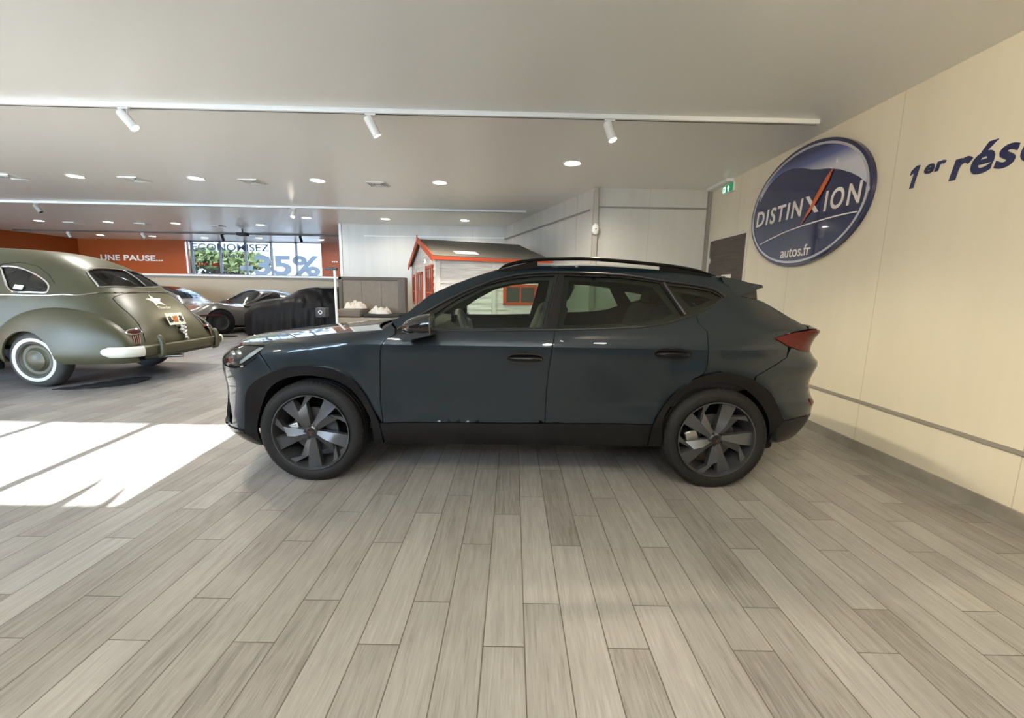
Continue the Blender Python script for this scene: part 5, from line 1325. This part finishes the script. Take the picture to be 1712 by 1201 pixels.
# fenders: domed pontoons with a wheel opening
def fender(cx, sg_, hw, zt, hole, yb=.70, dep=.26, name='rear_fender'):
    z0 = .45
    def FS(p, q, off=0.0):
        r = math.hypot(p, max(q, 0)); r_ = min(r, 1.0)
        k = math.sin(r_*PI/2)/r_ if r_ > 1e-6 else PI/2
        X = p*k*hw; Zq = q*k if q > 0 else q
        Xa = X + (.10*(X/hw)**2 if X > 0 else 0)
        dp = math.cos(r_*PI/2)**.75 if r_ < 1 else 0
        y = yb + dep*dp + off - (.05*(min(0, q)/.3)**2)
        return (cx+Xa, GY+sg_*y, z0+(zt-z0)*max(0, Zq)+min(0, Zq)*.5)
    a = [(math.cos(PI*k/36), math.sin(PI*k/36)) for k in range(37)]
    out = [(1, -.28)] + a + [(-1, -.28)]
    hl = []
    if hole:
        hx, hr, hz = hole
        # wheel opening measured in metres, mapped back to the dome's own coordinates
        for k in range(25):
            g = PI*k/24; X = hx-cx+hr*math.cos(g); Z = hz+hr*1.0*math.sin(g)-z0
            xx, zz = X/hw, Z/(zt-z0); R = math.hypot(xx, max(zz, 0)); R = min(R, .999); rho = math.asin(R)*2/PI
            f = rho/R if R > 1e-6 else 2/PI
            hl.append((xx*f, zz*f if zz > 0 else zz))
        e0 = hl[0][0]; e1 = hl[-1][0]
        out = [(1, -.28)] + a + [(-1, -.28)] + [(e1-.03, -.28)] + hl[::-1] + [(e0+.02, -.28)]
    return vadd(panel(name, out, FS, olive, None, (), .05, None, .02, 0, (cx, GY, .5)))
WG = -5.80
fender(-5.58, -1, .80, .985, (WG, .335, .37)); fender(-5.58, 1, .80, .985, (WG, .335, .37))
fender(-9.0, -1, .75, .98, (-9.0, .36, .37), .62, .30, 'front_fender'); fender(-9.0, 1, .75, .98, (-9.0, .36, .37), .62, .30, 'front_fender')
for sg_ in (-1, 1):
    vadd(MB().box(-8.4, -6.3, GY+sg_*.83-.09, GY+sg_*.83+.09, .30, .36, .02).build('running_board', olive))
    vadd(MB().box(-6.36, -6.22, GY+sg_*.86-.06, GY+sg_*.86+.06, .22, .42, .03).build('stone_guard', satin_black))
cav = MB()
for cx in (WG, -9.0): cav.box(cx-.42, cx+.42, GY-.70, GY+.70, .30, .62)
cav.box(-9.6, -5.0, GY-.55, GY+.55, .26, .50); vadd(cav.build('underbody', matte_black))
# whitewall wheels
white_rubber = mat('whitewall_rubber', (.58, .56, .47), rough=.6)
old_rubber = mat('old_tyre_rubber', (.050, .048, .044), rough=.75, bump=.2, bscale=60)
def ww(cx, sg_):
    F4 = Matrix.Translation((cx, GY+sg_*.855, .345)) @ (Matrix.Rotation(PI/2, 4, 'X') if sg_ < 0 else Matrix.Rotation(-PI/2, 4, 'X'))
    t = MB().lathe([(.20, -.03), (.212, -.002), (.232, .006)], F4, 64)
    prof = [(.268, .008), (.30, -.0), (.325, -.018), (.340, -.04), (.345, -.06), (.338, -.065), (.345, -.07), (.345, -.10), (.338, -.104), (.345, -.108), (.345, -.14), (.325, -.165), (.26, -.185), (.20, -.17)]
    w = vadd(MB().lathe([(0, -.16), (.19, -.16), (.20, -.03), (.205, -.004), (.195, -.012), (.18, -.028), (.15, -.030), (.148, -.03)], F4, 64).build('wheel', olive), 'olive steel wheel with domed hub cap')
    MB().lathe([(.232, .006), (.20, -.004), (.198, -.03)], F4, 64).build('rim_edge', old_rubber, w)
    MB().lathe([(.228, .0065), (.246, .011), (.268, .009)], F4, 64).build('whitewall_band', white_rubber, w)
    MB().lathe([(.205, .0)]+[(.228, .006)], F4, 64).build('inner_sidewall', old_rubber, w)
    MB().lathe(prof, F4, 64).build('tyre', old_rubber, w)
    MB().lathe([(0, .030), (.04, .028), (.08, .018), (.10, .004), (.118, -.002), (.124, -.012), (.138, -.020), (.150, -.032)], F4, 48).build('hub_cap', olive, w)
for cx in (WG, -9.0):
    for sg_ in (-1, 1): ww(cx, sg_)
# sticker in the side window
vadd(MB().add([G(1.43, .262, .004), G(1.32, .262, .004), G(1.32, .288, .004), G(1.43, .288, .004)], [(0, 1, 2, 3)]).build('window_sticker', ivory))
adopt(vs, VP)

# dark rag on the floor beside its wheel
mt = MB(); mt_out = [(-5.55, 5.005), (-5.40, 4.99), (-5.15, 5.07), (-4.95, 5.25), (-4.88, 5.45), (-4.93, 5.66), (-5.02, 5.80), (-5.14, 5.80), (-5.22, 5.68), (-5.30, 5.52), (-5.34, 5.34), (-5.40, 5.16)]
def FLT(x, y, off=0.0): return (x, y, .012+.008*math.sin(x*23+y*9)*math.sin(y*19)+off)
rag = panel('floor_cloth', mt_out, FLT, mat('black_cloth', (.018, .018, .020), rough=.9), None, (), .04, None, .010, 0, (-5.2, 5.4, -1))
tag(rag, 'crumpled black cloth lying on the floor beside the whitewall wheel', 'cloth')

# ================================================================ playhouse / shed
N0 = Vector((-1.20, 6.80, 0)); GD = Vector((-.338, .941, 0)); AD = Vector((.941, .338, 0))
shed = empty('playhouse', N0, math.atan2(AD.y, AD.x), 'small whitewashed timber playhouse with orange windows behind the crossover', 'playhouse')
# local frame: x along the long side (to the right), y along the gable (away); GD is local +y
LX, LY, ZE_, ZR = 1.90, 3.25, 1.80, 2.20
def plank_mat():
    m = bpy.data.materials.new('whitewashed_planks'); t, n, l = nt(m); b = n['Principled BSDF']
    tc = n.new('ShaderNodeTexCoord'); mp = n.new('ShaderNodeMapping'); mp.inputs['Scale'].default_value = (2, 2, 26); l.new(tc.outputs['Object'], mp.inputs[0])
    x = n.new('ShaderNodeTexNoise'); x.inputs['Scale'].default_value = 1.4; x.inputs['Detail'].default_value = 6; l.new(mp.outputs[0], x.inputs['Vector'])
    cr = n.new('ShaderNodeValToRGB'); l.new(x.outputs['Fac'], cr.inputs[0]); cr.color_ramp.elements[0].position = .33; cr.color_ramp.elements[0].color = (.60, .53, .46, 1); cr.color_ramp.elements[1].position = .60; cr.color_ramp.elements[1].color = (.80, .76, .70, 1)
    l.new(cr.outputs[0], b.inputs['Base Color']); b.inputs['Roughness'].default_value = .7; return m
plk = plank_mat(); orp = mat('orange_red_stain', (.50, .075, .022), rough=.5); felt = mat('grey_roof_felt', (.125, .115, .095), rough=.9, noise=.2, nscale=20)
battn = mat('white_batten', (.72, .68, .62), rough=.6)
def lap(x0, x1, y, z0, z1, ax, mir=1):
    """shiplap boards on a wall; ax 'x': wall runs along x at y; 'y': runs along y at x=y"""
    b = MB(); k = 0; z = z0; h = .105
    while z < z1-.01:
        zt = min(z+h, z1)
        if ax == 'x': V = [(x0, y, z), (x1, y, z), (x1, y+.012, zt), (x0, y+.012, zt), (x0, y+.03, z), (x1, y+.03, z), (x1, y+.03, zt), (x0, y+.03, zt)]
        else: V = [(y, x0, z), (y, x1, z), (y+.012, x1, zt), (y+.012, x0, zt), (y+.03, x0, z), (y+.03, x1, z), (y+.03, x1, zt), (y+.03, x0, zt)]
        b.add(V, [(0, 1, 2, 3), (4, 7, 6, 5), (0, 4, 5, 1), (3, 2, 6, 7), (0, 3, 7, 4), (1, 5, 6, 2)]); z = zt
    return b
lap(0, LX, 0, .02, ZE_, 'x').build('side_wall', plk, shed)
lap(0, LY, 0, .02, ZE_, 'y').build('gable_wall', plk, shed)
g = MB().add([(0, 0, ZE_), (0, LY, ZE_), (0, LY/2, ZR), (.03, 0, ZE_), (.03, LY, ZE_), (.03, LY/2, ZR)], [(0, 1, 2), (5, 4, 3), (0, 2, 5, 3), (1, 4, 5, 2)]); g.build('gable_boards', plk, shed)
MB().box(LX-.03, LX, 0, LY, .02, ZE_).build('end_wall', plk, shed); MB().box(0, LX, LY-.03, LY, .02, ZE_).build('back_wall', plk, shed)
MB().add([(LX-.03, 0, ZE_), (LX-.03, LY, ZE_), (LX-.03, LY/2, ZR), (LX, 0, ZE_), (LX, LY, ZE_), (LX, LY/2, ZR)], [(0, 2, 1), (3, 4, 5), (0, 3, 5, 2), (1, 2, 5, 4)]).build('gable_boards', plk, shed)
MB().box(0, LX, 0, LY, 0, .03).build('plinth', battn, shed)
# roof slopes
def slope(y0, z0, y1, z1, nm):
    V = [(-.07, y0, z0), (LX+.05, y0, z0), (LX+.05, y1, z1), (-.07, y1, z1)]
    V = V + [(x, y, z+.018) for x, y, z in V]
    MB().add(V, [(0, 3, 2, 1), (4, 5, 6, 7), (0, 1, 5, 4), (1, 2, 6, 5), (2, 3, 7, 6), (3, 0, 4, 7)]).build('roof_slope', felt, shed)
sl_ = (ZR-ZE_)/(LY/2)
slope(-.07, ZE_-.07*sl_, LY/2, ZR, ''); slope(LY+.07, ZE_-.07*sl_, LY/2, ZR, '')
def board(P, w, m, nm, th=.016):
    pass
for ys, ye in ((-.09, LY/2), (LY+.09, LY/2)):
    z0 = ZE_-.09*sl_; V = [(-.09, ys, z0-.07), (-.09, ye, ZR-.06), (-.09, ye, ZR+.045), (-.09, ys, z0+.035)]; V += [(x+.02, y, z) for x, y, z in V]
    MB().add(V, [(0, 1, 2, 3), (7, 6, 5, 4), (0, 4, 5, 1), (2, 6, 7, 3), (0, 3, 7, 4), (1, 5, 6, 2)]).build('barge_board', orp, shed)
MB().box(-.10, -.085, LY/2-.03, LY/2+.03, ZR-.08, ZR+.09).build('finial', orp, shed)
MB().box(-.07, LX+.05, -.085, -.07, ZE_-.065, ZE_-.012).build('eaves_board', orp, shed)
MB().box(.25, .62, .05, .28, ZE_+.05, ZE_+.06).build('paper_offcut', white_paint, shed) if False else None
for x0, x1 in ((0, .05), (.90, .965), (LX-.05, LX)): MB().box(x0, x1, -.014, 0, .02, ZE_-.03).build('corner_batten', battn, shed)
for y0, y1 in ((-.0, .06), (1.28, 1.42), (LY-.06, LY), (2.52, 2.60)): MB().box(-.016, 0, y0, y1, .02, ZE_-.02).build('corner_batten', battn, shed)
wood_in = mat('dark_shed_interior', (.03, .028, .025), rough=.5)
def swin(a0, a1, z0, z1, ax, bars=1, hb=True):
    b = MB(); f = .05
    def bx(p0, p1, q0, q1, d0=-.022, d1=.012, bb=None):
        bb = bb or b
        if ax == 'x': bb.box(p0, p1, d0, d1, q0, q1)
        else: bb.box(d0, d1, p0, p1, q0, q1)
    bx(a0, a0+f, z0, z1); bx(a1-f, a1, z0, z1); bx(a0, a1, z0, z0+f); bx(a0, a1, z1-f, z1)
    for k in range(bars): x = a0+(a1-a0)*(k+1)/(bars+1); bx(x-.014, x+.014, z0, z1, -.018)
    if hb: zm = z0+(z1-z0)*.45; bx(a0, a1, zm-.012, zm+.012, -.016)
    w = b.build('window_frame', orp, shed); p = MB(); bx(a0+.01, a1-.01, z0+.01, z1-.01, -.008, -.004, p); p.build('pane', mat('dark_pane', (.05, .055, .05), rough=.08, coat=.5), w)
swin(1.10, 1.70, 1.04, 1.385, 'x', 1, False)
swin(.36, 1.10, .85, 1.68, 'y', 2); swin(1.55, 2.45, .90, 1.615, 'y', 2); swin(2.66, 3.14, .95, 1.59, 'y', 1)
MB().tube([(-.03, 1.05, 1.74), (-.03, 1.05, 1.80)], .02, 8).build('latch', chrome, shed)
pp = MB().box(-.19, .19, -.13, .13, -.004, .004).build('paper_sheet', white_paint)
pp.location = shed.matrix_world @ Vector((0, 0, 0)) if False else (N0+AD*.52+GD*.22+Vector((0, 0, ZE_+.22*sl_+.028))); pp.rotation_euler = (math.atan(sl_), 0, math.atan2(AD.y, AD.x)); tag(pp, 'white sheet lying on the grey felt roof of the playhouse', 'paper')

# ================================================================ bed headboard, cushions, sheets
taupe = mat('taupe_upholstery', (.30, .25, .20), rough=.85, noise=.12, nscale=10, bump=.1, bscale=200)
dkt = mat('dark_taupe_upholstery', (.17, .145, .12), rough=.9)
hb = empty('headboard', (-3.01, 9.25, 0), 0, 'large taupe upholstered panel standing against the far white wall', 'headboard')
box('panel', -.725, .725, 0, .10, .05, 1.52, taupe, hb, .02)
box('border', -.725, -.65, -.03, .0, .05, 1.52, dkt, hb, .01); box('border', .56, .725, -.10, .0, .05, 1.52, dkt, hb, .03); box('border', -.725, .725, -.03, 0, 1.45, 1.52, dkt, hb, .01)
for x in (-.24, .18): MB().tube([(x, -.002, .1), (x, -.002, 1.44)], .004, 5).build('seam', dkt, hb)
bb = empty('bed_base', (-2.86, 8.70, 0), 0, 'dark upholstered base in front of the taupe panel', 'bed base')
box('base_box', -.62, .70, -.28, .42, .0, .70, taupe, bb, .03)
cu = box('cushion', -3.47, -3.02, 8.45, 9.05, .702, .87, dkt, None, .04); tag(cu, 'dark taupe box cushion on the left end of the base', 'cushion')
cu = box('cushion', -2.98, -2.25, 8.50, 9.08, .702, .77, mat('black_pad', (.022, .022, .020), rough=.9), None, .02); tag(cu, 'thin black pad on the right end of the base', 'cushion')
sheet = mat('crumpled_white_cloth', (.72, .66, .58), rough=.8)
def crumple(cx, cy, z0, rx, ry, h, seed, lab):
    rn = random.Random(seed); W_ = [(rn.uniform(-7, 7), rn.uniform(-7, 7), rn.uniform(0, 6), rn.uniform(.4, 1)) for _ in range(9)]
    V = []; F = []; n = 30; m_ = 60
    for i in range(n+1):
        r = i/n
        for j in range(m_):
            g = 2*PI*j/m_; x, y = r*math.cos(g), r*math.sin(g)
            f = abs(noise.turbulence(Vector((x*1.1+seed*3, y*1.1, seed)), 3, False))
            e = 1+.16*math.sin(3*g+seed)+.08*math.sin(7*g)
            z = h*max(0, (1-r**3.5))*(.25+.8*f)+.004
            V.append((cx+x*rx*e, cy+y*ry*e, z0+z))
    for i in range(n):
        for j in range(m_): F.append((i*m_+j, (i+1)*m_+j, (i+1)*m_+(j+1) % m_, i*m_+(j+1) % m_))
    F.append(tuple(n*m_+j for j in range(m_)))
    o = MB().add(V, F, True).build('dust_sheet', sheet); tag(o, lab, 'cloth', 'crumpled white sheets'); return o
crumple(-3.22, 8.76, .868, .20, .17, .24, 2, 'crumpled white sheet on the dark box cushion')
crumple(-2.72, 8.80, .768, .23, .18, .30, 5, 'rounded heap of white cloth on the thin black pad')
# slender post with a small dark head
po = empty('post', (-3.345, 8.12, 0), 0, 'slender white post with a small black device on top', 'stand')
MB().box(-.018, .018, -.02, .02, .02, 1.645).build('pole', white_paint, po); box('head', -.17, .05, -.03, .03, 1.60, 1.65, satin_black, po, .005); box('foot', -.07, .07, -.07, .07, 0, .02, satin_black, po)
spk = empty('dark_box', (-3.55, 7.9, 0), 0, 'dark square box with a white ring standing before the covered car', 'box')
box('cabinet', -.10, .09, -.0, .16, .735, .905, mat('charcoal_box', (.045, .045, .05), rough=.6), spk, .01)
box('foot', -.10, .09, .0, .2, 0, .02, matte_black, spk); MB().tube([(0, .08, .02), (0, .08, .735)], .012, 8).build('pole', matte_black, spk)
MB().tube([(-.008+.030*math.cos(2*PI*k/28), -.006, .825+.030*math.sin(2*PI*k/28)) for k in range(28)], .007, 8, True).build('white_ring', mat('white_ring_paint', (.8, .8, .8), rough=.4), spk)

# ================================================================ background sports cars
def coupe(name, loc, rz, label, colr, P, wheels=True, glassm=None, extra=None):
    """low coupe: x forward, lofted lower body with bulging fenders and a separate canopy"""
    root = empty(name, loc, rz, label, 'car')
    L = P['L']; HW = P['W']/2
    HT = Spl([(-L/2, .62), (-L/2+.25, .80), (-.9, .84), (0, .80), (.55, .79), (1.2, P['hood']), (L/2-.35, P['nose']), (L/2, P['nose']-.12)])
    WD = Spl([(-L/2, HW*.72), (-L/2+.35, HW*.93), (-1.1, HW), (0, HW*.93), (1.25, HW), (L/2-.3, HW*.84), (L/2, HW*.5)])
    def body(u, v):
        x = -L/2+L*u; w = WD(x); h = HT(x); th = v*PI; c, s = math.cos(th), math.sin(th)
        y = w*math.copysign(abs(c)**.5, c); z = .20+(h-.20)*abs(s)**.62
        for cx in (-P['wb']/2, P['wb']/2):
            z += P['bulge']*math.exp(-((x-cx)/.42)**2)*math.exp(-((abs(y)-w*.80)/.17)**2)
        return (x, y, z)
    b = grid('body', body, 64, 40, colr, root)
    V = [body(0, k/16) for k in range(17)]; V2 = [body(1, k/16) for k in range(17)]
    MB().add(V, [tuple(range(17))]).add(V2, [tuple(range(17))[::-1]]).build('end_panels', colr, root)
    MB().box(-L/2+.15, L/2-.2, -HW+.22, HW-.22, .14, .30).build('underbody', matte_black, root)
    # canopy
    xa, xb, xc, xd = P['can']      # rear base, roof rear, roof front, windscreen base
    zr, zb = P['roof'], .76
    def ring_(t): pass
    def canopy(u, v, o=0.0):
        # u 0 tail .. 1 screen base
        x = xa+(xd-xa)*u
        top = Spl([(xa, zb), ((xa+xb)/2, zb+(zr-zb)*.70), (xb, zr-.02), ((xb+xc)/2, zr), (xc, zr-.02), ((xc+xd)/2, zb+(zr-zb)*.52), (xd, zb)])(x)
        wb_ = HW*.84*(1-.12*max(0, (xb-x)/(xb-xa))); th = v*PI; c, s = math.cos(th), math.sin(th)
        y = (wb_+o)*math.copysign(abs(c)**.55, c)*(1-.22*abs(s)**1.5*(top-zb)/(zr-zb)); z = zb-.04+(top+o-zb+.04)*abs(s)**.65
        return (x, y, z)
    grid('canopy', lambda u, v: canopy(u, v), 40, 30, colr, root)
    gm = glassm or mat('smoked_car_glass', (.014, .016, .016), rough=.05, coat=1.0)
    def cg(nm, out, st=.05, m=gm, o=.006): return panel(nm, out, lambda u, v, off=0.0: canopy(u, v, o+off), m, root, (), st, None, 0, 0, (0, 0, .6))
    f = lambda x: (x-xa)/(xd-xa)
    cg('windscreen', [(f(xc)+.04, .28), (.975, .18), (.985, .5), (.975, .82), (f(xc)+.04, .72), (f(xc)+.02, .5)])
    for m_ in (0, 1):
        q = [(P['sw'][0], .10), (P['sw'][1], .235), (P['sw'][2], .245), (P['sw'][3], .10)]; q = [(f(x), v) for x, v in q]
        if m_: q = [(u, 1-v) for u, v in q]
        cg('side_window', q)
    cg('rear_screen', [(.06, .35), (f(xb)-.04, .30), (f(xb)-.04, .70), (.06, .65)])
    # wheels
    for cx in (-P['wb']/2, P['wb']/2):
        for sg_ in (-1, 1):
            w = WD(cx)+.0; F4 = Matrix.Translation((cx, sg_*w, .32)) @ Matrix.Rotation(-sg_*PI/2, 4, 'X')
            # dark arch
            V = []; n = 24
            for k in range(n): g_ = 2*PI*k/n; V.append(F4 @ Vector((.37*math.cos(g_), .37*math.sin(g_), .006)))
            MB().add(V, [tuple(range(n))]).build('wheel_arch', matte_black, root)
            wq = MB().lathe([(0, .018), (.06, .022), (.09, .016), (.185, .016), (.2, .024)], F4, 32).build('wheel', rim_grey, root)
            MB().lathe([(.2, .024), (.27, .030), (.31, .016), (.32, 0), (.32, -.16), (.2, -.17)], F4, 40).build('tyre', rubber, wq)
    return root, body, canopy
silverp = mat('silver_bronze_paint', (.30, .285, .27), rough=.25, metal=.6, coat=1.0)
whitep = mat('white_race_paint', (.26, .235, .23), rough=.25, coat=1.0)
rt, bf, cf = coupe('sports_car', (-7.95, 12.75, 0), math.radians(242), 'silver grey classic sports coupe with swelling front wings, partly behind the black car cover', silverp,
      dict(L=4.1, W=1.76, wb=2.4, hood=.76, nose=.64, bulge=.14, can=(-1.75, -.85, -.25, .42), roof=1.19, sw=(-.75, -.62, -.2, .15)))
for sg_ in (-1, 1):
    MB().box(2.0, 2.12, sg_*.60-.13, sg_*.60+.13, .46, .54, .02).build('headlamp', mat('dull_lamp_glass', (.3, .3, .3), rough=.1), rt)
    MB().tube([(-.40, sg_*.66, 1.09), (.36, sg_*.70, .80)], .02, 8).build('windscreen_pillar', chrome, rt)
    MB().box(1.2, 1.75, sg_*.90-.01, sg_*.90+.01, .50, .54).build('side_stripe', mat('dark_red_stripe', (.12, .03, .02), rough=.3), rt)
MB().tube([(2.22, -.5, .55), (2.27, 0, .56), (2.22, .5, .55)], .012, 8).build('front_bumper', chrome, rt)
rt2, bf2, cf2 = coupe('race_coupe', (-11.6, 13.3, 0), math.radians(176), 'white and orange coupe parked behind the tail of the olive saloon', whitep,
      dict(L=4.4, W=1.78, wb=2.4, hood=.80, nose=.66, bulge=.10, can=(-1.95, -1.0, -.2, .62), roof=1.27, sw=(-1.45, -.95, -.1, .45)))
panel('orange_stripe', [(.60, .18), (.80, .20), (.80, .8), (.60, .82)], lambda u, v, off=0.0: cf2(u, v, .005+off), mat('orange_stripe_paint', (.65, .25, .02), rough=.3), rt2, (), .05, None, 0, 0, (0, 0, .6))
MB().box(-1.3, .5, .895, .905, .70, .74).build('side_stripe', bpy.data.materials['orange_stripe_paint'], rt2)
bxw = box('wooden_box', -9.35, -8.35, 14.35, 14.85, .0, .98, mat('brown_chipboard', (.22, .10, .035), rough=.7), None, .005); tag(bxw, 'plain brown wooden box between the white coupe and the silver one', 'box')

# covered car: black stretch cloth over a long low shape
def draped(u, v):
    x = -2.35+4.7*u
    top = Spl([(-2.35, .80), (-1.9, .95), (-1.2, 1.12), (-.3, 1.28), (.45, 1.31), (.95, 1.22), (1.35, 1.03), (1.7, .95), (2.08, .84), (2.35, .62)])(x)
    w = Spl([(-2.35, .62), (-1.9, .82), (-1.2, .88), (0, .86), (1.3, .86), (1.9, .74), (2.2, .56), (2.35, .38)])(x)
    th = v*PI; c, s = math.cos(th), abs(math.sin(th))
    t = s**.55; z = .06+(top-.06)*t
    cab = max(0, min(1, (top-.95)/.3))
    y = w*math.copysign(abs(c)**.42, c)
    if z > .86: y *= 1-.30*cab*min(1, (z-.86)/.35)
    k = (1-t)*1.0+.15
    r = .034*math.sin(x*11+3*math.sin(x*2.3))*k + .020*math.sin(x*27+v*9)*k + .022*math.sin(x*6-v*22)*(.3+.7*cab)
    hem = .05*math.sin(x*5.3)*max(0, 1-t*3)
    return (x, y+math.copysign(r, c), max(.012, z+r*.5+hem*.5))
cov = empty('covered_car', (-5.0, 12.4, 0), math.radians(202), 'low car hidden under a black cloth cover beside the beige dado wall', 'car')
covm = mat('black_stretch_cover', (.006, .006, .008), rough=.5, spec=.35, bump=.3, bscale=14)
o = grid('cloth_cover', draped, 150, 70, covm, cov)
V = [draped(0, k/30) for k in range(31)]; V2 = [draped(1, k/30) for k in range(31)]
MB().add(V, [tuple(range(31))]).add(V2, [tuple(range(31))[::-1]]).build('cover_ends', covm, cov)
tb_ = box('strip', -7.9, -7.1, 10.75, 10.95, .0, .02, matte_black, None); tb_.name = 'floor_strip'; tag(tb_, 'dark strip lying on the floor before the silver coupe', 'mat')
